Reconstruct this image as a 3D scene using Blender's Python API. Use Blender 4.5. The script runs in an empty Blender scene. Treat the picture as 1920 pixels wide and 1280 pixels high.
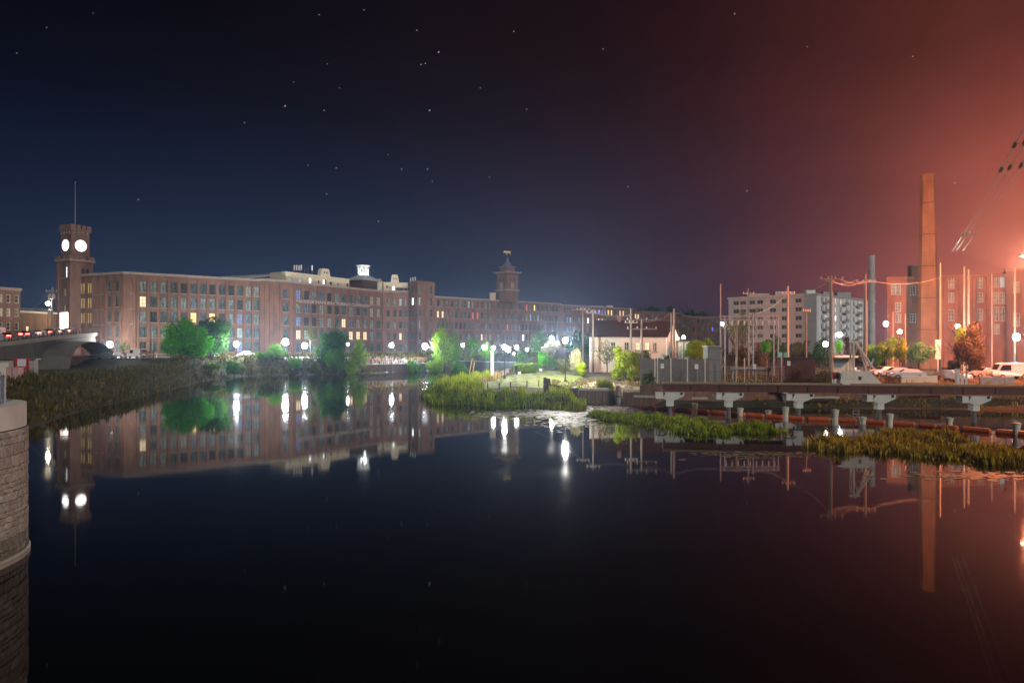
import bpy, bmesh, math, random
import numpy as np
from mathutils import Vector, Matrix
random.seed(7); np.random.seed(7)
R = math.radians
SC = bpy.context.scene
COL = SC.collection

# ------------------------------------------------------------------ camera
F, CX, HY, CH = 1280.0, 960.0, 648.0, 7.5      # focal length and horizon in the photograph's pixels, eye height above water
cam_d = bpy.data.cameras.new('camera'); cam = bpy.data.objects.new('camera', cam_d); COL.objects.link(cam)
cam.location = (0, 0, CH); cam.rotation_euler = (R(90), 0, 0)
cam_d.lens = 24; cam_d.sensor_width = 36; cam_d.shift_y = (HY-640)/1920
cam_d.clip_start = 0.1; cam_d.clip_end = 12000
SC.camera = cam

# ------------------------------------------------------------------ night sky
W = bpy.data.worlds.new('World'); SC.world = W; W.use_nodes = True
nt = W.node_tree; nt.nodes.clear()
def N(t, typ, **kw):
    n = t.nodes.new(typ)
    for k, v in kw.items(): setattr(n, k, v)
    return n
out = N(nt, 'ShaderNodeOutputWorld'); bg = N(nt, 'ShaderNodeBackground')
tc = N(nt, 'ShaderNodeTexCoord'); sep = N(nt, 'ShaderNodeSeparateXYZ')
rmp = N(nt, 'ShaderNodeValToRGB')
nt.links.new(tc.outputs['Generated'], sep.inputs[0]); nt.links.new(sep.outputs['Z'], rmp.inputs[0])
e = rmp.color_ramp.elements
e[0].position = 0.0; e[0].color = (.015, .029, .068, 1)
e[1].position = 0.40; e[1].color = (.0003, .0009, .0036, 1)
x = e.new(.20); x.color = (.0036, .0088, .028, 1)
x = e.new(.31); x.color = (.0007, .0022, .0085, 1)
# red lens-flare glow put into the sky colour towards the right, fading with the angle from its centre
gd = Vector(((1990-CX)/F, 1, .115)).normalized()
nv = N(nt, 'ShaderNodeVectorMath', operation='NORMALIZE'); dt = N(nt, 'ShaderNodeVectorMath', operation='DOT_PRODUCT'); dt.inputs[1].default_value = gd
ac = N(nt, 'ShaderNodeMath', operation='ARCCOSINE')
nt.links.new(tc.outputs['Generated'], nv.inputs[0]); nt.links.new(nv.outputs[0], dt.inputs[0]); nt.links.new(dt.outputs['Value'], ac.inputs[0])
fd = N(nt, 'ShaderNodeMath', operation='DIVIDE'); fd.inputs[1].default_value = -R(24); fe = N(nt, 'ShaderNodeMath', operation='EXPONENT')
fm_ = N(nt, 'ShaderNodeMath', operation='MULTIPLY_ADD'); fm_.inputs[1].default_value = -.92; fm_.inputs[2].default_value = 1.0
fs = N(nt, 'ShaderNodeVectorMath', operation='SCALE')
nt.links.new(ac.outputs[0], fd.inputs[0]); nt.links.new(fd.outputs[0], fe.inputs[0]); nt.links.new(fe.outputs[0], fm_.inputs[0])
nt.links.new(rmp.outputs[0], fs.inputs[0]); nt.links.new(fm_.outputs[0], fs.inputs['Scale'])
acc = fs.outputs[0]
# noise that makes the painted flare glow uneven
cm = N(nt, 'ShaderNodeMapping'); cm.inputs['Scale'].default_value = (1, 1, 2.2); cn = N(nt, 'ShaderNodeTexNoise'); cn.inputs['Scale'].default_value = 3.2; cn.inputs['Detail'].default_value = 6; cn.inputs['Roughness'].default_value = .55
cl_ = N(nt, 'ShaderNodeMapRange'); cl_.inputs[1].default_value = .25; cl_.inputs[2].default_value = .75; cl_.inputs[3].default_value = .66; cl_.inputs[4].default_value = 1.34
nt.links.new(tc.outputs['Generated'], cm.inputs[0]); nt.links.new(cm.outputs[0], cn.inputs['Vector']); nt.links.new(cn.outputs[0], cl_.inputs[0])
for deg, col in ((6.0, (.66, .138, .064)), (12.5, (.130, .027, .018)), (28, (.011, .003, .0045))):
    dv = N(nt, 'ShaderNodeMath', operation='DIVIDE'); dv.inputs[1].default_value = -R(deg); ex = N(nt, 'ShaderNodeMath', operation='EXPONENT')
    sc_ = N(nt, 'ShaderNodeVectorMath', operation='SCALE'); sc_.inputs[0].default_value = col; ad = N(nt, 'ShaderNodeVectorMath', operation='ADD')
    ml = N(nt, 'ShaderNodeMath', operation='MULTIPLY')
    nt.links.new(ac.outputs[0], dv.inputs[0]); nt.links.new(dv.outputs[0], ex.inputs[0]); nt.links.new(ex.outputs[0], ml.inputs[0]); nt.links.new(cl_.outputs[0], ml.inputs[1]); nt.links.new(ml.outputs[0], sc_.inputs['Scale'])
    nt.links.new(acc, ad.inputs[0]); nt.links.new(sc_.outputs[0], ad.inputs[1]); acc = ad.outputs[0]
nt.links.new(acc, bg.inputs[0]); bg.inputs[1].default_value = 1.0
nt.links.new(bg.outputs[0], out.inputs[0])

# ------------------------------------------------------------------ moonlight / town glow from behind the camera
sun_d = bpy.data.lights.new('moon', 'SUN'); sun = bpy.data.objects.new('moon', sun_d); COL.objects.link(sun)
sun_d.energy = 1.4; sun_d.angle = R(12); sun_d.color = (1.0, .94, .86)
sun.rotation_euler = Vector((-.42, 1, -.5)).to_track_quat('-Z', 'Y').to_euler()

SC.view_settings.view_transform = 'Standard'; SC.view_settings.look = 'None'
SC.view_settings.exposure = 0.18; SC.view_settings.gamma = 1; SC.view_settings.use_curve_mapping = False
SC.render.engine = 'CYCLES'
cy = SC.cycles
cy.use_denoising = True; cy.max_bounces = 6; cy.diffuse_bounces = 2; cy.glossy_bounces = 3
cy.transmission_bounces = 2; cy.transparent_max_bounces = 4; cy.volume_bounces = 0
cy.sample_clamp_indirect = 3; cy.caustics_reflective = False; cy.caustics_refractive = False
cy.use_light_tree = True

# ------------------------------------------------------------------ helpers
def at(px, d, z=0.0):            # a bearing measured in the photograph and a distance -> a point of the place
    return Vector(((px-CX)/F*d, d, z))
def zat(py, d): return CH-(py-HY)/F*d

MATS = {}
def mat(name, col, rough=.8, col2=None, scale=3.0, metal=0, emit=None, es=0, spec=.3, stretch=(1, 1, 1), bump=0, detail=4, transl=0):
    if name in MATS: return MATS[name]
    m = bpy.data.materials.new(name); m.use_nodes = True; t = m.node_tree
    p = t.nodes['Principled BSDF']; p.inputs['Roughness'].default_value = rough; p.inputs['Metallic'].default_value = metal
    p.inputs['Specular IOR Level'].default_value = spec
    p.inputs['Base Color'].default_value = (*col, 1)
    if col2 is not None or bump:
        c = N(t, 'ShaderNodeTexCoord'); mp = N(t, 'ShaderNodeMapping'); mp.inputs['Scale'].default_value = stretch
        nz = N(t, 'ShaderNodeTexNoise'); nz.inputs['Scale'].default_value = scale; nz.inputs['Detail'].default_value = detail
        t.links.new(c.outputs['Object'], mp.inputs[0]); t.links.new(mp.outputs[0], nz.inputs['Vector'])
        if col2 is not None:
            r = N(t, 'ShaderNodeValToRGB'); r.color_ramp.elements[0].position = .32; r.color_ramp.elements[1].position = .68
            r.color_ramp.elements[0].color = (*col, 1); r.color_ramp.elements[1].color = (*col2, 1)
            t.links.new(nz.outputs[0], r.inputs[0]); t.links.new(r.outputs[0], p.inputs['Base Color'])
        if bump:
            b = N(t, 'ShaderNodeBump'); b.inputs['Strength'].default_value = bump; b.inputs['Distance'].default_value = .1
            t.links.new(nz.outputs[0], b.inputs['Height']); t.links.new(b.outputs[0], p.inputs['Normal'])
    if emit:
        p.inputs['Emission Color'].default_value = (*emit, 1); p.inputs['Emission Strength'].default_value = es
    if transl:
        tr = N(t, 'ShaderNodeBsdfTranslucent'); mx = N(t, 'ShaderNodeMixShader'); mx.inputs[0].default_value = transl
        src = p.inputs['Base Color'].links[0].from_socket if p.inputs['Base Color'].links else None
        if src: t.links.new(src, tr.inputs[0])
        else: tr.inputs[0].default_value = (*col, 1)
        t.links.new(p.outputs[0], mx.inputs[1]); t.links.new(tr.outputs[0], mx.inputs[2])
        t.links.new(mx.outputs[0], t.nodes['Material Output'].inputs[0])
    MATS[name] = m
    return m

def brick(name, c1, c2, mortar):
    if name in MATS: return MATS[name]
    m = bpy.data.materials.new(name); m.use_nodes = True; t = m.node_tree; p = t.nodes['Principled BSDF']
    p.inputs['Roughness'].default_value = .9; p.inputs['Specular IOR Level'].default_value = .15
    c = N(t, 'ShaderNodeTexCoord'); sp = N(t, 'ShaderNodeSeparateXYZ'); cb = N(t, 'ShaderNodeCombineXYZ'); ad = N(t, 'ShaderNodeMath', operation='ADD')
    t.links.new(c.outputs['Object'], sp.inputs[0]); t.links.new(sp.outputs[0], ad.inputs[0]); t.links.new(sp.outputs[1], ad.inputs[1])
    t.links.new(ad.outputs[0], cb.inputs[0]); t.links.new(sp.outputs[2], cb.inputs[1])
    b = N(t, 'ShaderNodeTexBrick'); b.inputs['Scale'].default_value = 1.0; b.inputs['Brick Width'].default_value = .24; b.inputs['Row Height'].default_value = .08
    b.inputs['Mortar Size'].default_value = .008
    b.inputs['Color1'].default_value = (*c1, 1); b.inputs['Color2'].default_value = (*c2, 1); b.inputs['Mortar'].default_value = (*mortar, 1)
    t.links.new(cb.outputs[0], b.inputs['Vector'])
    mp = N(t, 'ShaderNodeMapping'); mp.inputs['Scale'].default_value = (1, 1, .35); t.links.new(c.outputs['Object'], mp.inputs[0])
    nz = N(t, 'ShaderNodeTexNoise'); nz.inputs['Scale'].default_value = .55; nz.inputs['Detail'].default_value = 6; t.links.new(mp.outputs[0], nz.inputs['Vector'])
    r = N(t, 'ShaderNodeValToRGB'); r.color_ramp.elements[0].position = .3; r.color_ramp.elements[1].position = .72
    r.color_ramp.elements[0].color = (.62, .62, .64, 1); r.color_ramp.elements[1].color = (1.15, 1.1, 1.08, 1)
    t.links.new(nz.outputs[0], r.inputs[0])
    mx = N(t, 'ShaderNodeMix', data_type='RGBA', blend_type='MULTIPLY'); mx.inputs[0].default_value = 1
    t.links.new(b.outputs[0], mx.inputs[6]); t.links.new(r.outputs[0], mx.inputs[7]); t.links.new(mx.outputs[2], p.inputs['Base Color'])
    MATS[name] = m
    return m

class MB:
    def __init__(s): s.v = []; s.f = []; s.sm = False
    def add(s, vs, fs):
        o = len(s.v); s.v += [tuple(q) for q in vs]; s.f += [tuple(i+o for i in q) for q in fs]; return s
    def quad(s, a, b, c, d): return s.add([a, b, c, d], [(0, 1, 2, 3)])
    def box(s, c, size, rz=0, taper=1.0, tilt=None):
        hx, hy, hz = size[0]/2, size[1]/2, size[2]/2
        vs = [Vector((i*hx*(taper if k > 0 else 1), j*hy*(taper if k > 0 else 1), k*hz)) for k in (-1, 1) for j in (-1, 1) for i in (-1, 1)]
        M = Matrix.Rotation(rz, 3, 'Z')
        if tilt is not None: M = M @ tilt
        c = Vector(c)
        return s.add([M @ q + c for q in vs], [(0, 2, 3, 1), (4, 5, 7, 6), (0, 1, 5, 4), (2, 6, 7, 3), (0, 4, 6, 2), (1, 3, 7, 5)])
    def tube(s, a, b, r0, r1=None, n=8, cap=True):
        a, b = Vector(a), Vector(b); r1 = r0 if r1 is None else r1
        d = (b-a).normalized(); u = d.orthogonal().normalized(); w = d.cross(u)
        vs = []
        for p, r in ((a, r0), (b, r1)):
            for k in range(n):
                q = 2*math.pi*k/n; vs.append(p+u*math.cos(q)*r+w*math.sin(q)*r)
        fs = [(k, (k+1) % n, n+(k+1) % n, n+k) for k in range(n)]
        if cap: fs += [tuple(range(n))[::-1], tuple(range(n, 2*n))]
        return s.add(vs, fs)
    def path(s, pts, r, n=5):
        for a, b in zip(pts[:-1], pts[1:]): s.tube(a, b, r, r, n, False)
        return s
    def lathe(s, prof, n=16, c=(0, 0, 0), rot=0):
        vs = []; c = Vector(c)
        for (r, z) in prof:
            for k in range(n):
                q = 2*math.pi*k/n+rot; vs.append(c+Vector((r*math.cos(q), r*math.sin(q), z)))
        m = len(prof)
        fs = [(i*n+k, i*n+(k+1) % n, (i+1)*n+(k+1) % n, (i+1)*n+k) for i in range(m-1) for k in range(n)]
        fs += [tuple(range(n))[::-1], tuple(range((m-1)*n, m*n))]
        return s.add(vs, fs)
    def prism(s, poly, z0, z1):
        n = len(poly)
        vs = [(p[0], p[1], z0) for p in poly]+[(p[0], p[1], z1) for p in poly]
        return s.add(vs, [(k, (k+1) % n, n+(k+1) % n, n+k) for k in range(n)]+[tuple(range(n))[::-1], tuple(range(n, 2*n))])
    def ico(s, c, r, sub=1):
        b = bmesh.new(); bmesh.ops.create_icosphere(b, subdivisions=sub, radius=1)
        c = Vector(c); r = Vector(r) if hasattr(r, '__len__') else Vector((r, r, r))
        b.verts.index_update()
        s.add([Vector((q.co.x*r.x, q.co.y*r.y, q.co.z*r.z))+c for q in b.verts], [[q.index for q in f.verts] for f in b.faces]); b.free()
        return s
    def mesh(s, name, m=None, off=None):
        me = bpy.data.meshes.new(name)
        v = s.v if off is None else [(q[0]-off[0], q[1]-off[1], q[2]-off[2]) for q in s.v]
        me.from_pydata(v, [], s.f); me.update()
        if s.sm: me.polygons.foreach_set('use_smooth', [True]*len(me.polygons))
        if m: me.materials.append(m)
        return me
    def build(s, name, m, parent=None):      # vertices given in world space; the object keeps its parent's origin
        off = parent.matrix_basis.translation if parent is not None and parent.parent is None else None
        if parent is not None and parent.parent is not None: off = parent.parent.matrix_basis.translation + parent.matrix_basis.translation
        o = bpy.data.objects.new(name, s.mesh(name, m, off)); COL.objects.link(o)
        if parent is not None: o.parent = parent
        return o
    def local(s, name, m, parent=None):
        o = bpy.data.objects.new(name, s.mesh(name, m)); COL.objects.link(o)
        if parent is not None: o.parent = parent
        return o

def tag(o, label=None, cat=None, group=None, kind=None):
    if label: o['label'] = label
    if cat: o['category'] = cat
    if group: o['group'] = group
    if kind: o['kind'] = kind
    return o
def thing(name, label, cat, loc=(0, 0, 0), group=None, rz=0):
    o = bpy.data.objects.new(name, None); COL.objects.link(o); o.location = loc; o.rotation_euler.z = rz
    o.empty_display_size = .2
    return tag(o, label, cat, group)
def inst(o, parent=None, loc=None, rz=None, scale=None, m=None):
    c = o.copy(); COL.objects.link(c); c.parent = parent
    if loc is not None: c.location = loc
    if rz is not None: c.rotation_euler.z = rz
    if scale is not None: c.scale = scale
    if m is not None and c.data.materials:
        c.material_slots[0].link = 'OBJECT'; c.material_slots[0].material = m
    return c
def copy_tree(o, parent=None):
    c = o.copy(); COL.objects.link(c); c.parent = parent
    for ch in list(o.children): copy_tree(ch, c)
    return c
def meshobj(name, me, parent=None, loc=(0, 0, 0), rz=0, scale=None, m=None):
    o = bpy.data.objects.new(name, me); COL.objects.link(o); o.parent = parent; o.location = loc; o.rotation_euler.z = rz
    if scale is not None: o.scale = scale
    if m is not None:
        if not me.materials: me.materials.append(m)
        o.material_slots[0].link = 'OBJECT'; o.material_slots[0].material = m
    return o

# ------------------------------------------------------------------ materials
BR = brick('mill brick', (.185, .090, .062), (.150, .075, .053), (.165, .115, .09))
BR2 = brick('tower brick', (.20, .10, .078), (.165, .085, .068), (.19, .14, .12))
BR3 = brick('wing brick', (.20, .105, .076), (.165, .088, .065), (.18, .13, .105))
BRO = brick('brick in orange light', (.20, .105, .055), (.17, .09, .048), (.18, .12, .08))  # orange lighting of the low building and chimney put into the brick colour
STONE = mat('trim stone', (.26, .22, .19), .85, (.19, .16, .14), 2)
ROOFM = mat('roof felt', (.05, .05, .055), .9, (.08, .08, .08), .5)
CREAM = mat('cream stucco', (.60, .53, .38), .8, (.50, .44, .32), 1)
WHITE = mat('white paint', (.78, .78, .76), .5, (.68, .68, .66), 2)
GREYM = mat('grey galvanised steel', (.30, .29, .28), .5, (.24, .23, .23), 3, metal=.3)
DARKM = mat('dark painted metal', (.02, .02, .022), .5)
SLATE = mat('slate', (.13, .15, .17), .7, (.09, .10, .12), 2)
CONC = mat('concrete', (.42, .41, .37), .85, (.32, .31, .28), .8, bump=.15)
WOOD = mat('weathered wood', (.14, .095, .065), .85, (.085, .058, .042), 4, stretch=(1, 1, .15))
RUSTW = mat('rust brown timber', (.20, .105, .06), .85, (.12, .062, .04), 3, stretch=(1, 1, .15))
POLEW = mat('utility pole wood', (.26, .22, .18), .85, (.18, .15, .12), 3, stretch=(1, 1, .1))
FRAME = mat('window frame paint', (.045, .05, .05), .5)
FRAMEL = mat('pale window frame paint', (.45, .44, .40), .5)

def pane_mat(name, c1, c2, rough=.4, emit=None, es=0, vs=.6):
    m = bpy.data.materials.new(name); m.use_nodes = True; t = m.node_tree; p = t.nodes['Principled BSDF']
    p.inputs['Roughness'].default_value = rough; p.inputs['Specular IOR Level'].default_value = .15
    c = N(t, 'ShaderNodeTexCoord'); mp = N(t, 'ShaderNodeMapping'); mp.inputs['Scale'].default_value = (2.2, 1, vs)
    inf = N(t, 'ShaderNodeObjectInfo'); ad = N(t, 'ShaderNodeVectorMath', operation='ADD')
    mu = N(t, 'ShaderNodeMath', operation='MULTIPLY'); mu.inputs[1].default_value = 60
    nz = N(t, 'ShaderNodeTexNoise'); nz.inputs['Scale'].default_value = 1.1; nz.inputs['Detail'].default_value = 3
    t.links.new(c.outputs['Object'], mp.inputs[0]); t.links.new(mp.outputs[0], ad.inputs[0]); t.links.new(inf.outputs['Random'], mu.inputs[0])
    t.links.new(mu.outputs[0], ad.inputs[1]); t.links.new(ad.outputs[0], nz.inputs['Vector'])
    r = N(t, 'ShaderNodeValToRGB'); r.color_ramp.elements[0].position = .38; r.color_ramp.elements[1].position = .62
    r.color_ramp.elements[0].color = (*c1, 1); r.color_ramp.elements[1].color = (*c2, 1)
    t.links.new(nz.outputs[0], r.inputs[0])
    if emit:
        p.inputs['Base Color'].default_value = (.1, .1, .1, 1)
        t.links.new(r.outputs[0], p.inputs['Emission Color']); p.inputs['Emission Strength'].default_value = es
        m.cycles.emission_sampling = 'NONE'
    else: t.links.new(r.outputs[0], p.inputs['Base Color'])
    return m
PD = [pane_mat('dark teal glass', (.012, .022, .024), (.07, .11, .11)), pane_mat('curtained glass', (.05, .075, .075), (.20, .24, .22)),
      pane_mat('black glass', (.012, .014, .016), (.035, .04, .042)), pane_mat('blue grey glass', (.02, .035, .05), (.11, .15, .18)),
      pane_mat('blind glass', (.10, .12, .11), (.24, .26, .24))]
PL = {'w': pane_mat('warm lit glass', (.95, .62, .30), (1, .80, .52), .3, 1, 1.15), 'y': pane_mat('yellow lit glass', (.75, .48, .10), (1, .74, .22), .3, 1, 1.7),
      'b': pane_mat('blue lit glass', (.03, .09, .40), (.16, .34, .85), .3, 1, .55), 'B': pane_mat('bright white lit glass', (.8, .9, 1), (1, 1, 1), .3, 1, 3.0),
      'r': pane_mat('red lit glass', (.8, .05, .04), (.9, .16, .14), .3, 1, .75), 'd': pane_mat('dim lit glass', (.10, .09, .05), (.40, .36, .22), .3, 1, .6),
      'c': pane_mat('cool lit glass', (.22, .40, .42), (.5, .75, .75), .3, 1, .6), 'v': pane_mat('violet lit glass', (.05, .03, .85), (.2, .16, 1), .3, 1, .9)}

# ------------------------------------------------------------------ walls with real openings
def window_mesh(w, h, nx, ny, bar=.07, fr=.10, dep=.10):
    b = MB()
    for sx in (-1, 1): b.box((sx*(w/2-fr/2), 0, 0), (fr, dep, h))
    for sz in (-1, 1): b.box((0, .003, sz*(h/2-fr/2)), (w-2*fr, dep-.006, fr))
    for i in range(1, nx): b.box((-w/2+w*i/nx, .01, 0), (bar, dep-.03, h-2*fr))
    for j in range(1, ny): b.box((0, .014, -h/2+h*j/ny), (w-2*fr, dep-.046, bar*.8))
    return b.mesh('window')
_wc = {}
def win_meshes(w, h, nx, ny, arch=False):
    k = (round(w, 2), round(h, 2), nx, ny)
    if k not in _wc:
        p = MB(); p.box((0, .06, 0), (w-.02, .02, h-.02))
        s = MB(); s.box((0, -.17, -h/2-.09), (w+.24, .34, .18))
        _wc[k] = (window_mesh(w, h, nx, ny), p.mesh('pane'), s.mesh('sill'))
    return _wc[k]
def tpx(px, A, B):          # where the bearing px meets the wall A-B (0..1)
    k = (px-CX)/F; return (A[0]-k*A[1])/(k*(B[1]-A[1])-(B[0]-A[0]))
def wall(T, A, B, z0, z1, wins, m, th=.35, fm=None, sill=True, sillm=None, name='wall'):
    """wins: (u_centre, z_centre, w, h, nx, ny, pane material). A is the left end seen from outside."""
    A = Vector((A[0], A[1])); B = Vector((B[0], B[1])); L = (B-A).length; d = (B-A)/L; n = Vector((d.y, -d.x))
    P = lambda u, v, o=0: (A.x+d.x*u+n.x*o, A.y+d.y*u+n.y*o, v)
    us = sorted({0, L} | {round(q[0]-q[2]/2, 3) for q in wins} | {round(q[0]+q[2]/2, 3) for q in wins})
    vs = sorted({z0, z1} | {round(q[1]-q[3]/2, 3) for q in wins} | {round(q[1]+q[3]/2, 3) for q in wins})
    b = MB()
    for i in range(len(us)-1):
        uc = (us[i]+us[i+1])/2; run = None
        for j in range(len(vs)-1):
            vc = (vs[j]+vs[j+1])/2
            hole = any(abs(uc-q[0]) < q[2]/2 and abs(vc-q[1]) < q[3]/2 for q in wins)
            if hole:
                if run is not None: b.quad(P(us[i], run), P(us[i+1], run), P(us[i+1], vs[j]), P(us[i], vs[j])); run = None
            elif run is None: run = vs[j]
        if run is not None: b.quad(P(us[i], run), P(us[i+1], run), P(us[i+1], z1), P(us[i], z1))
    rz = math.atan2(d.y, d.x); base = T.location
    for q in wins:
        u, v, w, h, nx, ny, pm = q
        a0, a1, b0, b1 = u-w/2, u+w/2, v-h/2, v+h/2
        b.quad(P(a0, b0), P(a0, b0, -th), P(a0, b1, -th), P(a0, b1)); b.quad(P(a1, b0, -th), P(a1, b0), P(a1, b1), P(a1, b1, -th))
        b.quad(P(a0, b0), P(a1, b0), P(a1, b0, -th), P(a0, b0, -th)); b.quad(P(a0, b1, -th), P(a1, b1, -th), P(a1, b1), P(a0, b1))
        wm, pme, sm = win_meshes(w, h, nx, ny)
        o = meshobj('window', wm, T, Vector(P(u, v, -th*.55))-base, rz, m=fm or FRAME)
        meshobj('pane', pme, o, (0, 0, 0), 0, m=pm)
        if sill: meshobj('sill', sm, o, (0, -th*.55+.14, 0), 0, m=sillm or STONE)
    return b.build(name, m, T)
def plain(b, A, B, z0, z1): b.quad((A[0], A[1], z0), (B[0], B[1], z0), (B[0], B[1], z1), (A[0], A[1], z1))
def along(A, B, u0, u1, z0, z1, o0, o1, b):   # a strip standing proud of the wall A-B
    A = Vector((A[0], A[1])); B = Vector((B[0], B[1])); d = (B-A).normalized(); n = Vector((d.y, -d.x)); 
    c = A+d*(u0+u1)/2+n*(o0+o1)/2
    b.box((c.x, c.y, (z0+z1)/2), (u1-u0, abs(o1-o0), z1-z0), math.atan2(d.y, d.x))
def pick(): return random.choices(PD, (5, 4, 3, 3, 2))[0]
def length(A, B): return math.hypot(B[0]-A[0], B[1]-A[1])

# ------------------------------------------------------------------ ground, river and banks
def P2(px, py): 
    d = F*CH/(py-HY); return ((px-CX)/F*d, d)
far_shore = [(-150, 20), (-62, 30), P2(-40, 850), P2(50, 803), P2(130, 776), P2(200, 759), P2(300, 735), P2(375, 716), P2(425, 706), P2(520, 703.5),
             P2(690, 700), P2(800, 695), P2(860, 692), (-6, 226), (2, 205), (-2, 178), (-7, 150), (-10, 126), (-13, 108)]
near_shore = [P2(797, 744), P2(835, 757), P2(930, 762), P2(1000, 763), P2(1085, 768), (9.4, 90), (14.5, 89), (18.5, 84), (27, 83.5), (40, 82), (60, 80), (85, 76), (150, 70), (400, 60)]
shore = far_shore+near_shore
poly = shore+[(400, 900), (-500, 900), (-500, 20)]
PX = np.array(poly)
def sdf(x, y):
    """positive on land"""
    inside = np.zeros(x.shape, bool); n = len(poly)
    for i in range(n):
        x0, y0 = poly[i]; x1, y1 = poly[(i+1) % n]
        c = ((y0 > y) != (y1 > y)) & (x < (x1-x0)*(y-y0)/((y1-y0) if y1 != y0 else 1e-9)+x0)
        inside ^= c
    dm = np.full(x.shape, 1e9)
    for (a, b) in zip(shore[:-1], shore[1:]):
        ax, ay = a; bx, by = b; l2 = (bx-ax)**2+(by-ay)**2
        t = np.clip(((x-ax)*(bx-ax)+(y-ay)*(by-ay))/l2, 0, 1)
        dm = np.minimum(dm, np.hypot(x-ax-t*(bx-ax), y-ay-t*(by-ay)))
    return np.where(inside, dm, -dm)
def sst(t): t = np.clip(t, 0, 1); return t*t*(3-2*t)
def hgt(x, y):
    x = np.asarray(x, float); y = np.asarray(y, float)
    s = sdf(x, y)
    right = sst((x+25)/12)*(1-sst((y-150)/45))
    T = 4.5*(1-right)+right*(1.05+1.7*sst((s-1)/22))
    T = T-sst((-38-x)/20)*1.5*(1-sst((y-145)/18))
    w = 6.5*(1-right)+right*(2.2)
    h = np.where(s > 0, T*sst((s/w)*.5+.12)/1.0, -1.2*sst(-s/4)+.0)
    h = np.where(s > 0, T*np.minimum(1, sst(s/w)*.95+.05), h)
    return h+np.where(s > w, .07*np.sin(x*.7)*np.cos(y*.6), 0)
def H(x, y): return float(hgt(np.array([x]), np.array([y]))[0])
def build_ground():
    xs = np.concatenate([np.arange(-480, -150, 15), np.arange(-150, 130, 1.6), np.arange(130, 391, 10)])
    ys = np.concatenate([np.arange(22, 240, 1.6), np.arange(240, 900, 12)])
    X, Y = np.meshgrid(xs, ys); Z = hgt(X, Y)
    nx, ny = len(xs), len(ys)
    v = np.stack([X, Y, Z], -1).reshape(-1, 3)
    i = np.arange((ny-1)*nx).reshape(ny-1, nx)[:, :-1].ravel()
    f = np.stack([i, i+1, i+nx+1, i+nx], -1)
    keep = (Z.ravel()[f].max(1) > -1.0); f = f[keep]
    me = bpy.data.meshes.new('ground'); me.from_pydata(v.tolist(), [], f.tolist()); me.polygons.foreach_set('use_smooth', [True]*len(f)); me.update()
    m = mat('bank earth', (.055, .045, .03), .95, (.085, .075, .045), .35, bump=.3, detail=8, spec=.05)
    me.materials.append(m)
    o = bpy.data.objects.new('ground', me); COL.objects.link(o); tag(o, kind='structure')
build_ground()

def build_water():
    b = MB(); b.quad((-480, -55, 0), (480, -55, 0), (480, 420, 0), (-480, 420, 0))
    m = bpy.data.materials.new('river water'); m.use_nodes = True; t = m.node_tree; p = t.nodes['Principled BSDF']
    p.inputs['Base Color'].default_value = (.0035, .004, .005, 1); p.inputs['Roughness'].default_value = .045; p.inputs['IOR'].default_value = 1.33
    p.inputs['Specular IOR Level'].default_value = .5
    c = N(t, 'ShaderNodeTexCoord'); mp = N(t, 'ShaderNodeMapping'); mp.inputs['Scale'].default_value = (.55, 1.1, 1)
    nz = N(t, 'ShaderNodeTexNoise'); nz.inputs['Scale'].default_value = 1.3; nz.inputs['Detail'].default_value = 3
    bp = N(t, 'ShaderNodeBump'); bp.inputs['Strength'].default_value = .035; bp.inputs['Distance'].default_value = .03
    t.links.new(c.outputs['Object'], mp.inputs[0]); t.links.new(mp.outputs[0], nz.inputs['Vector']); t.links.new(nz.outputs[0], bp.inputs['Height'])
    t.links.new(bp.outputs[0], p.inputs['Normal'])
    n2 = N(t, 'ShaderNodeTexNoise'); n2.inputs['Scale'].default_value = .06; n2.inputs['Detail'].default_value = 5; mr = N(t, 'ShaderNodeMapRange')
    mr.inputs[1].default_value = .42; mr.inputs[2].default_value = .66; mr.inputs[3].default_value = .025; mr.inputs[4].default_value = .065
    m3 = N(t, 'ShaderNodeMapping'); m3.inputs['Scale'].default_value = (.6, 1.6, 1); t.links.new(c.outputs['Object'], m3.inputs[0]); t.links.new(m3.outputs[0], n2.inputs['Vector'])
    t.links.new(n2.outputs[0], mr.inputs[0]); t.links.new(mr.outputs[0], p.inputs['Roughness'])
    tag(b.build('river', m), kind='structure')
build_water()

# ------------------------------------------------------------------ thin haze, added as a veil in place of the lens flare
b = MB(); b.box((-40, 430, 26.5), (1000, 1000, 58))
hz = bpy.data.materials.new('haze air'); hz.use_nodes = True; t = hz.node_tree; t.nodes.clear()
ou = N(t, 'ShaderNodeOutputMaterial'); pv = N(t, 'ShaderNodeVolumePrincipled')
HAZE_D = .00036
pv.inputs['Color'].default_value = (.46, .68, 1.0, 1); pv.inputs['Density'].default_value = HAZE_D; pv.inputs['Anisotropy'].default_value = .8
t.links.new(pv.outputs[0], ou.inputs['Volume'])
tag(b.build('haze', hz), kind='stuff')

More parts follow.
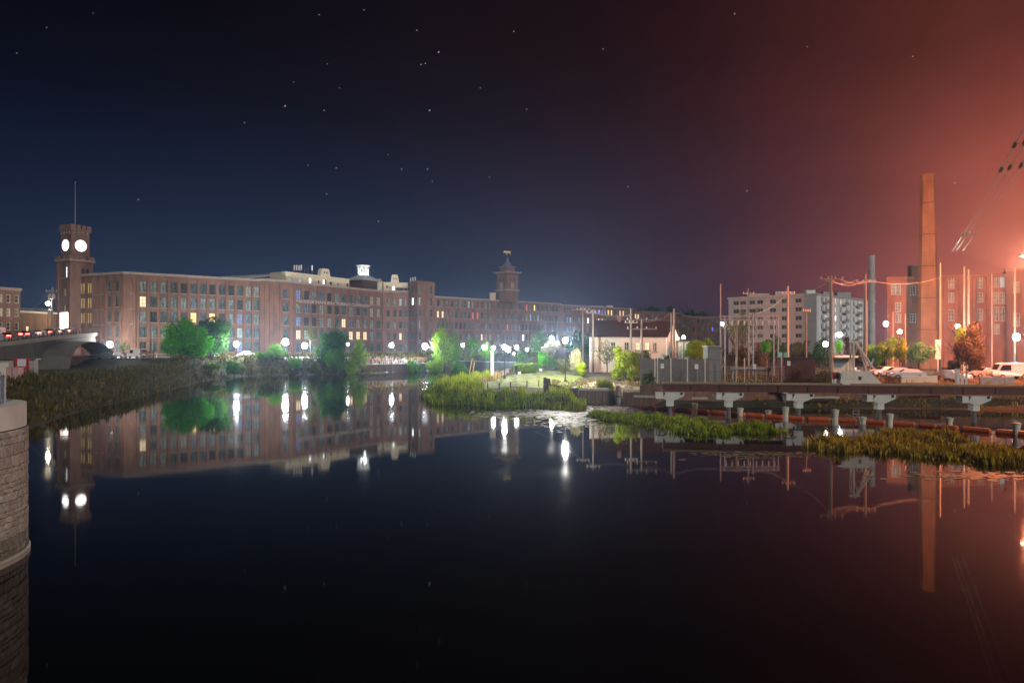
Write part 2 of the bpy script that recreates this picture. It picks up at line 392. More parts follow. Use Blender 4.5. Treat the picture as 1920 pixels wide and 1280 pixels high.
# ------------------------------------------------------------------ lamps
def lampmat(name, c, s):
    if name in MATS: return MATS[name]
    m = mat(name, (.8, .8, .8), .5, emit=c, es=s); return m
LC = {'cool': (.86, .97, 1.0), 'white': (1, .97, .90), 'warm': (1, .84, .60), 'green': (.75, 1, .82)}
def street_lamp(px, py, d, label, I, col='cool', r=.28, base=None, style='globe', group=None, name='street_lamp', tint=POLEW):
    z = zat(py, d); p = at(px, d); zb = H(p.x, p.y) if base is None else base
    T = thing(name, label, 'lamp', (p.x, p.y, zb), group)
    b = MB(); b.tube((p.x, p.y, zb), (p.x, p.y, z-r*1.1), .09, .06, 8); b.lathe([(.20, 0), (.20, .25), (.13, .5), (.10, .9)], 10, (p.x, p.y, zb))
    b.build('pole', DARKM, T)
    r *= 1.5; I *= 2.3; L = I/(math.pi*r*r)
    g = MB(); g.sm = True
    if style == 'globe':
        g.ico((p.x, p.y, z), (r, r, r*1.18), 2)
        c = MB(); c.lathe([(r*.75, -.04), (r*.8, .0), (r*.3, .12), (.02, .25)], 8, (p.x, p.y, z+r*1.15)); c.build('lamp_cap', DARKM, T)
        c = MB(); c.lathe([(r*.35, -.12), (r*.6, .02)], 8, (p.x, p.y, z-r*1.06)); c.build('lamp_fitting', DARKM, T)
    else:
        g.box((p.x, p.y-.1, z), (r*3.2, r*1.2, r*.9))
        c = MB(); c.box((p.x, p.y-.1, z+r*.62), (r*3.6, r*1.8, r*.3)); c.build('lamp_housing', DARKM, T)
    g.build('lamp_globe' if style == 'globe' else 'lamp_lens', lampmat('lamp %s %d %d' % (col, I, r*100), LC[col], L), T)
    return T
LG = 'bright street lamps along the mill bank'
street_lamp(206, 646, 171, 'glaring white lamp lighting the parking lot below the clock tower', 420, 'white', .45, style='globe')
street_lamp(443, 645, 172, 'bright white bank lamp right of the big green tree', 520, 'cool', .36, group=LG)
street_lamp(535, 641, 182, 'brightest white bank lamp in front of the blank brick stair bay', 420, 'cool', .5, group=LG)
street_lamp(571, 648, 184, 'white bank lamp just right of the brightest one, beside the bare tree', 300, 'cool', .42, group=LG)
street_lamp(734, 647, 190, 'white lamp on the retaining wall between two thin trunks', 260, 'cool', .36, group=LG)
street_lamp(797, 649, 200, 'wide white lamp in front of the square brick stair tower', 420, 'cool', .5, group=LG)
street_lamp(652, 645, 190, 'small lamp glimpsed between the two bank trees', 60, 'cool', .2, group=LG)
street_lamp(868, 647, 222, 'small white lamp left of the loose riverside tree', 120, 'cool', .3, group=LG)
street_lamp(908, 651, 205, 'white lamp half inside the leafy tree before the long wing', 170, 'cool', .4, group=LG)
street_lamp(953, 655, 195, 'blue-white lamp right behind the black path lamp', 170, 'cool', .42, group=LG)
street_lamp(963, 663, 180, 'low small lamp between two black path lamps', 30, 'cool', .2, group=LG)
street_lamp(988, 655, 190, 'small lamp on the far bank right of the path lamps', 60, 'cool', .24, group=LG)
PG = 'black path lamps on the grassy point'
street_lamp(925, 652, 132, 'path lamp leaning against a pale post at the end of the path', 110, 'white', .2, group=PG)
street_lamp(946, 651, 119, 'black path lamp standing on the lawn edge, nearest the point', 300, 'white', .24, group=PG)
street_lamp(969, 651, 140, 'black path lamp at the left end of the clipped hedge', 200, 'warm', .22, group=PG)
street_lamp(1060, 638, 103, 'tall black lamp beside the pale shrub, mirrored brightly in the water', 620, 'white', .22, group=PG)
street_lamp(1034, 634, 150, 'lamp buried in the white-lit tree behind the hedge', 480, 'white', .24, group=PG)
RG = 'lamps in the parking lot behind the substation'
street_lamp(1661, 607, 130, 'warm white lot lamp beside the apartment block corner', 130, 'white', .26, style='globe', group=RG)
street_lamp(1687, 622, 122, 'small bluish lot lamp above the feathery green tree', 70, 'cool', .22, style='globe', group=RG)
street_lamp(1574, 627, 130, 'bluish lot lamp low in front of the apartment balconies', 120, 'cool', .28, style='globe', group=RG)
street_lamp(1906, 632, 112, 'bright white lot lamp at the far right before the brick works', 150, 'cool', .34, style='globe', group=RG)
street_lamp(1796, 612, 118, 'white lamp hidden in the top of the dark tree', 160, 'green', .22, style='globe', group=RG)
street_lamp(1354, 607, 150, 'small lamp beside the bare brush left of the apartments', 30, 'white', .22, style='globe', group=RG)
street_lamp(1282, 632, 128, 'little white lamp at the right end of the white house', 9, 'white', .18, style='globe', group=RG)
street_lamp(90, 569, 150, 'pinkish lamp beside the utility pole above the orange wall', 110, 'warm', .25, style='globe', base=4, group=None)
street_lamp(1548, 645, 118, 'dull orange lamp glowing before the dark trees', 14, 'warm', .28, style='globe', group=RG)

# added red light mast: its glow in the haze stands in for the lens flare
def red_mast():
    d = 95; p = at(1938, d); zb = H(p.x, p.y); z = zat(484, d)
    T = thing('flare_mast', 'tall red-glowing light mast standing in for lens flare at the right edge of the view', 'light mast', (p.x, p.y, zb))
    b = MB(); b.tube((p.x, p.y, zb), (p.x, p.y, z+.3), .22, .14, 10); b.lathe([(.4, 0), (.4, .3), (.24, .5)], 10, (p.x, p.y, zb)); b.build('pole', GREYM, T)
    c = MB(); c.box((p.x-.9, p.y-.3, z+.42), (2.2, .7, .22)); c.build('lamp_housing', DARKM, T)
    g = MB(); g.box((p.x-.9, p.y-.3, z+.25), (1.9, .5, .1)); g.build('lamp_lens', lampmat('red lens', (1, .38, .22), 60), T)
    l = bpy.data.lights.new('flare_lamp', 'POINT'); o = bpy.data.objects.new('flare_lamp', l); COL.objects.link(o)
    l.energy = 75000; l.color = (1, .24, .10); l.shadow_soft_size = .25
    o.parent = T; o.location = (-.9, -.3, z-.25-zb)
    # added red spot on the same mast, brightens the yard and the brick works
    l = bpy.data.lights.new('added_red_spot', 'SPOT'); o = bpy.data.objects.new('added_red_spot', l); COL.objects.link(o)
    l.energy = 135000; l.color = (1, .27, .11); l.shadow_soft_size = .25; l.spot_size = R(150); l.spot_blend = .8
    o.parent = T; o.location = (-.9, .3, z+.1-zb); o.rotation_euler = Vector((.10, 1, -.05)).to_track_quat('-Z', 'Y').to_euler()
red_mast()

# ================================================================== the mills on the far bank
ZG = 4.3
def parapet(T, A, B, z, m=None, name='cornice', h=.55, o=.28):
    b = MB(); L = length(A, B); along(A, B, -o, L+o, z-h, z+.06, -.32, o, b); return b.build(name, m or STONE, T)
def lean(A, B, k=1.0):     # inward normal of a wall seen with A on the left
    d = Vector((B[0]-A[0], B[1]-A[1])).normalized(); return Vector((-d.y, d.x))*k
EL, C0, C1, C2, C3, C4 = at(145, 187.5), at(232, 180), at(487, 201), at(553, 207.6), at(718, 242), at(767, 243.5)
ZR = 27.0
ROW = [24.8-1.45-4.05*i for i in range(5)]

def mill_a():
    T = thing('mill_building', 'five storey red brick mill wing between the clock tower and the blank stair bay', 'mill building', (C0.x, C0.y, ZG))
    # end wall towards the clock tower
    wins = []; L = length(EL, C0)
    for cx, w in ((205, 1.25), (219.6, 1.3)):
        for r in range(5): wins.append((tpx(cx, EL, C0)*L, ROW[r], w, 2.9, 2, 3, PD[0] if r < 3 else PD[3]))
    for cx in (152.4, 156.6, 165.2, 169.4):
        for r in range(4): wins.append((tpx(cx, EL, C0)*L, ROW[r]-.15, .56, 2.7, 1, 4, PL['y'] if r < 3 else PD[1]))
    wall(T, EL, C0, ZG-1, ZR, wins, BR)
    for cx in (161, 174, 188, 198, 212.3, 227):
        u = tpx(cx, EL, C0)*L; p = MB(); along(EL, C0, u-.32, u+.32, ZG-1, ZR-.9, .003, .2, p); p.build('pilaster', BR, T)
    for (x0, x1) in ((175, 187), (189, 197)):
        for r in range(4):
            p = MB(); along(EL, C0, tpx(x0, EL, C0)*L+.2, tpx(x1, EL, C0)*L-.2, ROW[r]-2.2, ROW[r]-2.0, .003, .12, p); p.build('string_course', STONE, T)
    # long front wall
    L = length(C0, C1); cols = (268, 288, 307, 326, 344.5, 363, 381, 398, 416, 433.5, 450, 466, 481)
    lit = {(0, 1): 'w', (11, 0): 'd', (10, 2): 'b', (10, 3): 'c', (7, 2): 'y', (5, 2): 'y', (10, 4): 'b'}
    wins = []
    for i, cx in enumerate(cols):
        for r in range(5):
            wins.append((tpx(cx, C0, C1)*L, ROW[r], 1.62, 2.9, 2, 3, PL[lit[i, r]] if (i, r) in lit else (PD[1] if r == 0 and i < 3 else pick())))
    wall(T, C0, C1, ZG-1, ZR, wins, BR)
    us = [tpx(cx, C0, C1)*L for cx in cols]
    edges = [us[0]-1.25]+[(a+c)/2 for a, c in zip(us[:-1], us[1:])]+[us[-1]+1.2]
    edges = [tpx(240, C0, C1)*L, tpx(252, C0, C1)*L]+edges
    for u in edges:
        p = MB(); along(C0, C1, u-.30, u+.30, ZG-1, ZR-1.3, .003, .2, p); p.build('pilaster', BR, T)
    p = MB(); along(C0, C1, tpx(285, C0, C1)*L-.03, tpx(285, C0, C1)*L+.05, ZG, ROW[3], .25, .36, p); p.build('drain_pipe', GREYM, T)
    for r in range(3):
        p = MB(); along(C0, C1, tpx(241.5, C0, C1)*L, tpx(250.5, C0, C1)*L, ROW[r]-2.1, ROW[r]-1.95, .003, .1, p); p.build('string_course', STONE, T)
    parapet(T, EL, C0, ZR); parapet(T, C0, C1, ZR)
    # stair bay, blank but for one column of windows
    L = length(C1, C2)
    wall(T, C1, C2, ZG-1, ZR+.2, [(tpx(535.5, C1, C2)*L, ROW[r]-.2, 1.75, 2.8, 2, 3, PD[0] if r % 2 else PD[3]) for r in range(5)], BR)
    for cx in (491, 499.5, 508.5, 517, 527, 546):
        u = tpx(cx, C1, C2)*L; p = MB(); along(C1, C2, u-.55, u+.55, ZG-1, ZR-1.2, .003, .18, p); p.build('pilaster', BR, T)
    parapet(T, C1, C2, ZR+.2)
    nE = lean(C0, C1, 17); back0 = C0+Vector((nE.x, nE.y, 0))+Vector((-6, 4, 0)); back1 = C2+Vector((-22, 14, 0))
    b = MB(); plain(b, C2, back1, ZG-1, ZR); plain(b, back1, back0, ZG-1, ZR); plain(b, back0, EL, ZG-1, ZR); b.build('wall', BR, T)
    b = MB(); b.add([(q.x, q.y, ZR-.35) for q in (EL, C0, C1, C2, back1, back0)], [tuple(range(6))]); b.build('roof', ROOFM, T)
mill_a()

def text_mesh(s, size, name, m, parent, loc, rz, depth=.04):
    cu = bpy.data.curves.new(name, 'FONT'); cu.body = s; cu.size = size; cu.align_x = 'CENTER'; cu.align_y = 'CENTER'; cu.extrude = depth; cu.resolution_u = 2
    o = bpy.data.objects.new('tmp', cu); COL.objects.link(o)
    me = bpy.data.meshes.new_from_object(o.evaluated_get(bpy.context.evaluated_depsgraph_get())); me.name = name
    bpy.data.objects.remove(o); me.transform(Matrix.Rotation(R(90), 4, 'X'))
    return meshobj(name, me, parent, loc, rz, m=m)

def mill_b():
    T = thing('mill_building', 'brick mill block with faded painted lettering under the white cupola', 'mill building', (C2.x, C2.y, ZG))
    L = length(C2, C3); cols = (560, 575, 589.3, 603.5, 618, 632, 645, 658.5, 672, 685, 697.5, 710)
    lit = {(0, 2): 'b', (0, 3): 'w', (1, 3): 'c', (6, 2): 'w', (7, 3): 'w', (8, 3): 'w', (9, 3): 'w', (10, 0): 'd', (10, 1): 'd', (11, 1): 'd', (11, 0): 'd', (0, 0): 'b'}
    rows = [23.1-4.07*i for i in range(5)]
    wins = [(tpx(cx, C2, C3)*L, rows[r], 1.95, 2.8, 2, 3, PL[lit[i, r]] if (i, r) in lit else pick()) for i, cx in enumerate(cols) for r in range(5)]
    wall(T, C2, C3, ZG-1, ZR, wins, BR, sill=True)
    us = [tpx(cx, C2, C3)*L for cx in cols]
    for u in [us[0]-1.7]+[(a+c)/2 for a, c in zip(us[:-1], us[1:])]+[us[-1]+1.7]:
        p = MB(); along(C2, C3, u-.34, u+.34, ZG-1, ZR-1.2, .003, .16, p); p.build('pilaster', BR, T)
    parapet(T, C2, C3, ZR)
    L3 = length(C3, C4); w3 = []
    for i, cx in enumerate((728, 740.3, 750.8, 761)):
        for r in range(5): w3.append((tpx(cx, C3, C4)*L3, rows[r]-.1, 1.0, 2.5, 1, 3, PL['c'] if (i, r) == (2, 0) else PL['w'] if (i, r) == (2, 3) else pick()))
    wall(T, C3, C4, ZG-1, ZR, w3, BR3); parapet(T, C3, C4, ZR)
    for cx in (722, 734, 745.5, 756):
        u = tpx(cx, C3, C4)*L3; p = MB(); along(C3, C4, u-.3, u+.3, ZG-1, ZR-1.2, .003, .14, p); p.build('pilaster', BR3, T)
    bk = (-16, 22, 0); B2, B4 = C2+Vector((-22, 14, 0)), C4+Vector(bk)
    b = MB(); plain(b, C4, B4, ZG-1, ZR); plain(b, B4, B2, ZG-1, ZR); plain(b, B2, C2, ZG-1, ZR); b.build('wall', BR, T)
    b = MB(); b.add([(q.x, q.y, ZR-.3) for q in (C2, C3, C4, B4, B2)], [(0, 1, 2, 3, 4)]); b.build('roof', ROOFM, T)
    d = Vector((C3.x-C2.x, C3.y-C2.y, 0)).normalized(); n = Vector((d.y, -d.x, 0)); rz = math.atan2(d.y, d.x)
    LT = mat('faded white lettering', (.36, .31, .28), .9)
    w = text_mesh('NASHUA MANUFACTURING COMPANY', 1.15, 'lettering', LT, T, (0, 0, 0), rz, .03)
    ww = max(q.co.x for q in w.data.vertices)-min(q.co.x for q in w.data.vertices)
    u = (tpx(555, C2, C3)+tpx(692, C2, C3))/2*L; span = (tpx(692, C2, C3)-tpx(555, C2, C3))*L
    tag(w, kind='stuff'); w.scale = (span/ww, 1, 1); w.location = C2+d*u+n*.20-T.location+Vector((0, 0, rows[0]-2.03))
mill_b()

def stair_tower():
    K, Lf, Rt = at(783, 238), at(766, 243), at(815, 245)
    T = thing('stair_tower', 'square brick stair tower rising above the mill roofs at the river bend', 'tower', (K.x, K.y, ZG))
    rows = [27.2-4.07*i for i in range(6)]; zt = 29.8
    L = length(K, Rt)
    wall(T, K, Rt, ZG-1, zt, [(tpx(cx, K, Rt)*L, rows[r], w, 2.6, 1, 3, PL['c'] if (cx, r) == (787.4, 1) else PL['d'] if (cx, r) == (787.4, 3) else pick()) for cx, w in ((787.4, 1.1), (808, 1.0)) for r in range(6)], BR3)
    L = length(Lf, K)
    wall(T, Lf, K, ZG-1, zt, [(tpx(773.5, Lf, K)*L, rows[r], 1.5, 2.5, 1, 3, PL['B'] if r == 1 else pick()) for r in range(6)], BR3)
    back = Lf+(Rt-K)
    b = MB(); plain(b, Rt, back, ZG-1, zt); plain(b, back, Lf, ZG-1, zt); b.build('wall', BR3, T)
    b = MB(); b.add([(q.x, q.y, zt-.4) for q in (K, Rt, back, Lf)], [(0, 1, 2, 3)]); b.build('roof', ROOFM, T)
    for A, B in ((K, Rt), (Lf, K)):
        parapet(T, A, B, zt, BR3, 'parapet', .5, .2); L = length(A, B); k = max(3, int(L/1.3))
        for i in range(k):
            p = MB(); along(A, B, L*(i+.2)/k, L*(i+.8)/k, zt+.06, zt+.5, -.25, .15, p); p.build('merlon', BR3, T)
    for i in range(3):
        q = MB(); s = Lf+(K-Lf)*(.25*i+.2); q.tube((s.x, s.y+1, zt-.4), (s.x, s.y+1, zt+1.2), .05, .05, 5); q.tube((s.x, s.y+1, zt+.2), (s.x, s.y+1, zt+1.9), .16, .16, 6); q.build('antenna', WHITE, T)
stair_tower()

def long_wing():
    A, B, D, E = at(815, 245), at(1051, 288), at(1051, 289), at(1187, 322)
    T = thing('mill_building', 'long pale brick mill wing with close rows of narrow windows', 'mill building', (A.x, A.y, ZG))
    rows = [22.9-4.05*i for i in range(5)]; zr = 25.3
    cols = [780+v/3.764 for v in (157, 190, 220, 253, 285, 316, 345, 376, 404, 436, 466, 496, 524, 580, 621, 648, 677, 704, 731, 758, 784, 811, 838, 864, 890, 916, 945, 967, 990)]
    lit = {(0, 1): 'w', (1, 1): 'w', (8, 1): 'r', (7, 0): 'c', (8, 0): 'd', (20, 0): 'r', (22, 0): 'y', (15, 2): 'r', (20, 1): 'd', (21, 1): 'c', (23, 1): 'c', (10, 3): 'w', (11, 3): 'd', (19, 3): 'B', (9, 1): 'r', (12, 3): 'd'}
    L = length(A, B)
    wins = [(tpx(cx, A, B)*L, rows[r], 1.05, 2.45, 1, 2, PL[lit[i, r]] if (i, r) in lit else pick()) for i, cx in enumerate(cols) for r in range(5)]
    wall(T, A, B, ZG-1, zr, wins, BR3); parapet(T, A, B, zr)
    for cx in (784+60, 858, 897.5, 915, 926, 942, 969, 991, 1012, 1027, 1046):
        u = tpx(cx, A, B)*L; p = MB(); along(A, B, u-.2, u+.2, ZG-1, zr-.8, .003, .14, p); p.build('drain_pipe', BR3, T)
    bk = Vector((-11, 16, 0))
    b = MB(); plain(b, B, B+bk, ZG-1, zr); plain(b, B+bk, A+bk, ZG-1, zr); plain(b, A+bk, A, ZG-1, zr); b.build('wall', BR3, T)
    b = MB(); b.add([(q.x, q.y, zr-.3) for q in (A, B, B+bk, A+bk)], [(0, 1, 2, 3)]); b.build('roof', ROOFM, T)
    T2 = thing('mill_building', 'mill wing with blue and violet lit windows beyond the long pale wing', 'mill building', (D.x, D.y, ZG))
    L = length(D, E); rows = [22.6-4.0*i for i in range(5)]; zr = 25.0
    cols = (1058, 1064, 1070, 1076, 1086, 1094, 1103, 1116.5, 1123, 1129.5, 1135, 1141, 1147, 1155, 1163, 1169, 1176, 1182)
    lit = {(7, 0): 'v', (8, 0): 'v', (9, 0): 'v', (10, 0): 'd', (11, 0): 'y', (12, 0): 'y', (14, 0): 'w', (15, 0): 'w', (1, 1): 'b', (2, 1): 'c', (4, 1): 'b', (6, 1): 'B', (8, 1): 'w', (9, 1): 'w', (10, 1): 'd', (5, 1): 'b'}
    wall(T2, D, E, ZG-1, zr, [(tpx(cx, D, E)*L, rows[r], 1.1, 2.3, 1, 2, PL[lit[i, r]] if (i, r) in lit else pick()) for i, cx in enumerate(cols) for r in range(4)], BR3)
    parapet(T2, D, E, zr)
    b = MB(); plain(b, E, E+bk, ZG-1, zr); plain(b, E+bk, D+bk, ZG-1, zr); plain(b, D+bk, D, ZG-1, zr); b.build('wall', BR3, T2)
    b = MB(); b.add([(q.x, q.y, zr-.3) for q in (D, E, E+bk, D+bk)], [(0, 1, 2, 3)]); b.build('roof', ROOFM, T2)
    for px, w, h, m in ((1143, 3, 1.6, CREAM), (1049, 2, 1.6, WHITE), (1116, 7, 1.5, GREYM)):
        p = at(px, 320, zr-.3); c = MB(); c.box((p.x, p.y, zr+h/2-.3), (w, 2, h)); 
        tag(c.build('roof_hatch', m), {1143: 'pale cream box on the roof of the violet-lit mill wing', 1049: 'small white vent box on the roof where the two wings meet', 1116: 'wide grey plant box on the roof above the violet windows'}[px], 'rooftop box')
    F0, F1, F2 = at(1188, 335), at(1270, 352), at(1350, 345)
    T3 = thing('mill_building', 'dim far brick mill stretching behind the white house', 'mill building', (F0.x, F0.y, ZG))
    for A, B, cols, z in ((F0, F1, (1186.5, 1192, 1197, 1233, 1238, 1243, 1210, 1217, 1225, 1252, 1260), 24.6), (F1, F2, (1273, 1279, 1285, 1291, 1300, 1309, 1318, 1327, 1336, 1345), 22.6)):
        L = length(A, B); ws = [(tpx(cx, A, B)*L, z-2.6-4.2*r, 1.1, 2.2, 1, 2, PL['w'] if (cx, r) in ((1197, 0), (1192, 0), (1273, 2), (1279, 2)) else PL['d'] if (cx, r) in ((1285, 2), ) else PL['v'] if (cx, r) == (1336, 1) else pick()) for cx in cols if 0.02 < tpx(cx, A, B) < .98 for r in range(4)]
        wall(T3, A, B, ZG-1, z, ws, BR2, sill=False); parapet(T3, A, B, z, BR2)
        b = MB(); plain(b, B, B+Vector((2, 15, 0)), ZG-1, z); plain(b, A+Vector((2, 15, 0)), A, ZG-1, z); b.build('wall', BR2, T3)
        b = MB(); b.add([(q.x, q.y, z-.3) for q in (A, B, B+Vector((2, 15, 0)), A+Vector((2, 15, 0)))], [(0, 1, 2, 3)]); b.build('roof', ROOFM, T3)
long_wing()

def rooftop_houses():
    d = Vector((C3.x-C2.x, C3.y-C2.y, 0)).normalized(); n = Vector((-d.y, d.x, 0)); o = n*2.2
    A = C2+o; B = C3+o
    def block(x0, x1, ztop, gab, label, wins, rz0=ZR-.3, dep=7, z0b=ZR-.3):
        a = A+(B-A)*tpx(x0, A, B); c = A+(B-A)*tpx(x1, A, B)
        T = thing('rooftop_house', label, 'penthouse', (a.x, a.y, z0b)); L = length(a, c)
        wall(T, a, c, z0b, ztop, [(tpx(px, a, c)*L, z0b+h, w, hh, 1, 2, m) for px, h, w, hh, m in wins], CREAM, sill=False, fm=FRAMEL)
        b = MB(); plain(b, c, c+n*dep, z0b, ztop); plain(b, c+n*dep, a+n*dep, z0b, ztop); plain(b, a+n*dep, a, z0b, ztop); b.build('wall', CREAM, T)
        b = MB(); along((a.x, a.y), (c.x, c.y), -.2, L+.2, ztop-.1, ztop+.14, -dep, .22, b); b.build('roof', CREAM, T)
        g0, g1, zg = gab; u0, u1 = tpx(g0, a, c)*L, tpx(g1, a, c)*L; w = u1-u0; prof = []
        for k in range(13):
            q = k/12; s = abs(q-.5)*2; prof.append((u0+w*q, ztop+.14+(zg-ztop)*(1 if s < .62 else max(0, 1-((s-.62)/.38)**1.6*.85) if s < 1 else 0)))
        pts = [(u0-.4, ztop+.14)]+prof+[(u1+.4, ztop+.14)]
        f = [a+d*u+Vector((0, 0, z-a.z))-n*.1 for u, z in pts]; bk = [q+n*1.6 for q in f]; m = len(f)
        g = MB(); g.add(f+bk, [tuple(range(m)), tuple(range(m, 2*m))[::-1]]+[(i, (i+1) % m, m+(i+1) % m, m+i) for i in range(m)]); g.build('curved_gable', CREAM, T)
        for k in (.36, .64):
            q = a+d*(u0+w*k)-n*.13; z = ztop+(zg-ztop)*.52
            c2 = MB(); c2.box((q.x, q.y, z), (w*.11, .06, .7), math.atan2(d.y, d.x)); c2.build('gable_vent', FRAME, T)
        return T
    block(536, 655, 29.9, (601, 619, 32.3), 'long cream rooftop house left of the white cupola with lit windows', [(544, 1.2, 1.5, 1.1, PL['c']), (563, 1.2, 1.2, 1.3, PL['c']), (582, 1.3, 1.1, 1.8, PL['B']), (598, 1.3, .8, 1.1, PD[2]), (607.5, 1.2, .9, 2.0, PL['B']), (610.8, 1.2, .7, 2.2, PD[2]), (621, 1.1, 1.4, 1.3, PD[2]), (634, 1.2, 1.2, 1.0, PD[4]), (652, 1.3, 1.3, 1.2, PD[2])])
    block(706, 766 if tpx(766, A, B) < 1 else 717, 30.4, (709, 715, 31.2), 'small cream rooftop house beside the dark dormer', [(711, 1.3, 1.3, 1.2, PL['c'])])
    A2 = C3+Vector((0, 3.5, 0)); B2 = C4+Vector((0, 4.5, 0)); d = Vector((B2.x-A2.x, B2.y-A2.y, 0)).normalized(); n = Vector((-d.y, d.x, 0)); A, B = A2, B2
    block(719, 765, 30.2, (733, 748, 33.0), 'cream rooftop house with curved gable left of the stair tower', [(726, 2.0, .9, 1.0, PD[2]), (731, 1.8, .7, 1.0, PL['d']), (738, 1.5, .8, 1.6, PL['B']), (750, 1.2, 3.0, 1.2, PD[2]), (760, 1.2, 1.2, 1.0, PD[3])])
    # pale pitched roof left of the cream house
    p0, p1 = at(462, 208), at(536, 222); T = thing('roof_pavilion', 'low pavilion with pale pitched roof rising behind the stair bay', 'rooftop house', (p0.x, p0.y, ZR-.4))
    b = MB(); q = [p0, p1, p1+Vector((-12, 10, 0)), p0+Vector((-12, 10, 0))]
    zz = (28.3, 30.9, 31.7, 29.6)
    b.add([(v.x, v.y, z) for v, z in zip(q, zz)]+[(v.x, v.y, z-.35) for v, z in zip(q, zz)], [(0, 1, 2, 3), (7, 6, 5, 4), (0, 4, 5, 1), (1, 5, 6, 2), (2, 6, 7, 3), (3, 7, 4, 0)])
    b.build('roof', mat('pale metal roof', (.50, .50, .47), .6), T)
    b = MB(); q = [v+(sum((w for w in q), Vector())/4-v)*.08 for v in q]
    for i in range(4): v, w = q[i], q[(i+1) % 4]; b.quad((v.x, v.y, ZR-.4), (w.x, w.y, ZR-.4), (w.x, w.y, zz[(i+1) % 4]-.3), (v.x, v.y, zz[i]-.3))
    b.build('wall', mat('pavilion wall', (.3, .27, .24)), T)
    for k, (px, h) in enumerate(((552, 2.1), (556.5, 2.3), (561, 1.9), (565, 2.3), (571, 1.6), (578, 2.0), (585.5, 2.0))):
        s = at(px, 216, 30.0); m = MB(); m.tube((s.x, s.y, 29.7), (s.x, s.y, 30.6+h), .05, .04, 6)
        T = thing('roof_antenna', '%s antenna from the left in the row on the cream rooftop house' % ('first', 'second', 'third', 'fourth', 'fifth', 'sixth', 'seventh')[k], 'antenna', (s.x, s.y, 30.0), 'row of antennas on the cream rooftop house')
        m.build('mast', GREYM, T)
        if k not in (4, 5): m = MB(); m.box((s.x, s.y-.1, 31.5+h*.3), (.36, .2, 1.6)); m.build('antenna_panel', WHITE, T)
rooftop_houses()

def cupola():
    c = at(681, 241); c.z = ZR-.3
    T = thing('cupola', 'floodlit white arched cupola on a low hip roof above the mill', 'cupola', c)
    rz = math.atan2(C3.y-C2.y, C3.x-C2.x)
    b = MB(); b.box((c.x, c.y, 28.4), (7.6, 6.5, 3.8), rz); b.build('dormer_wall', mat('dark red boards', (.10, .045, .035), .8, (.07, .035, .03), 3), T)
    for i in range(7):
        o = Vector((math.cos(rz), math.sin(rz), 0))*(-3+i)+Vector((math.sin(rz), -math.cos(rz), 0))*3.28; p = MB(); p.box((c.x+o.x, c.y+o.y, 28.5), (.5, .05, 1.5), rz); p.build('louvre', DARKM, T)
    M = Matrix.Rotation(rz, 3, 'Z'); vs = []
    for z, sx, sy in ((30.3, 4.9, 4.4), (32.0, 1.9, 1.9)): vs += [M @ Vector((i*sx, j*sy, 0))+Vector((c.x, c.y, z)) for i, j in ((-1, -1), (1, -1), (1, 1), (-1, 1))]
    b = MB(); b.add(vs, [(0, 1, 5, 4), (1, 2, 6, 5), (2, 3, 7, 6), (3, 0, 4, 7), (4, 5, 6, 7), (3, 2, 1, 0)]); b.build('hip_roof', mat('pale slate roof', (.38, .42, .45), .6), T)
    b = MB(); b.lathe([(2.15, 0), (2.15, .35), (1.85, .45)], 8, (c.x, c.y, 32.0), R(22.5)); b.build('base_ring', WHITE, T)
    for k in range(8):
        a = R(22.5+45*k)+rz*0; p = MB(); p.box((c.x+1.72*math.cos(a), c.y+1.72*math.sin(a), 33.7), (.42, .42, 2.6), a); p.build('column', WHITE, T)
        a2 = R(45*k); m = Vector((c.x+1.60*math.cos(a2), c.y+1.60*math.sin(a2), 0)); t_ = Vector((-math.sin(a2), math.cos(a2), 0))
        ar = MB(); nseg = 8; w = .60
        pts = [(math.cos(math.pi*i/nseg)*w*.8, 34.35+math.sin(math.pi*i/nseg)*.48) for i in range(nseg+1)]
        for i in range(nseg):
            (x0, z0), (x1, z1) = pts[i], pts[i+1]; ar.quad(m+t_*x0+Vector((0, 0, z0)), m+t_*x1+Vector((0, 0, z1)), m+t_*x1+Vector((0, 0, 35.05)), m+t_*x0+Vector((0, 0, 35.05)))
        ar.build('arch', WHITE, T)
    b = MB(); b.lathe([(1.85, 0), (2.0, .25), (2.5, .55), (2.5, .75), (2.15, .85), (.3, 1.05)], 8, (c.x, c.y, 35.0), R(22.5)); b.build('cornice', WHITE, T)
    b = MB(); b.lathe([(.55, 0), (.55, 1.9), (.3, 2.1)], 8, (c.x, c.y, 32.4)); b.build('bell_housing', GREYM, T)
    for k in range(4):
        a = R(45+90*k); b = MB(); b.ico((c.x+.95*math.cos(a), c.y+.95*math.sin(a), 32.75), .16, 1); b.build('floodlight', lampmat('cupola flood', (.9, .98, 1), 800), T)
cupola()

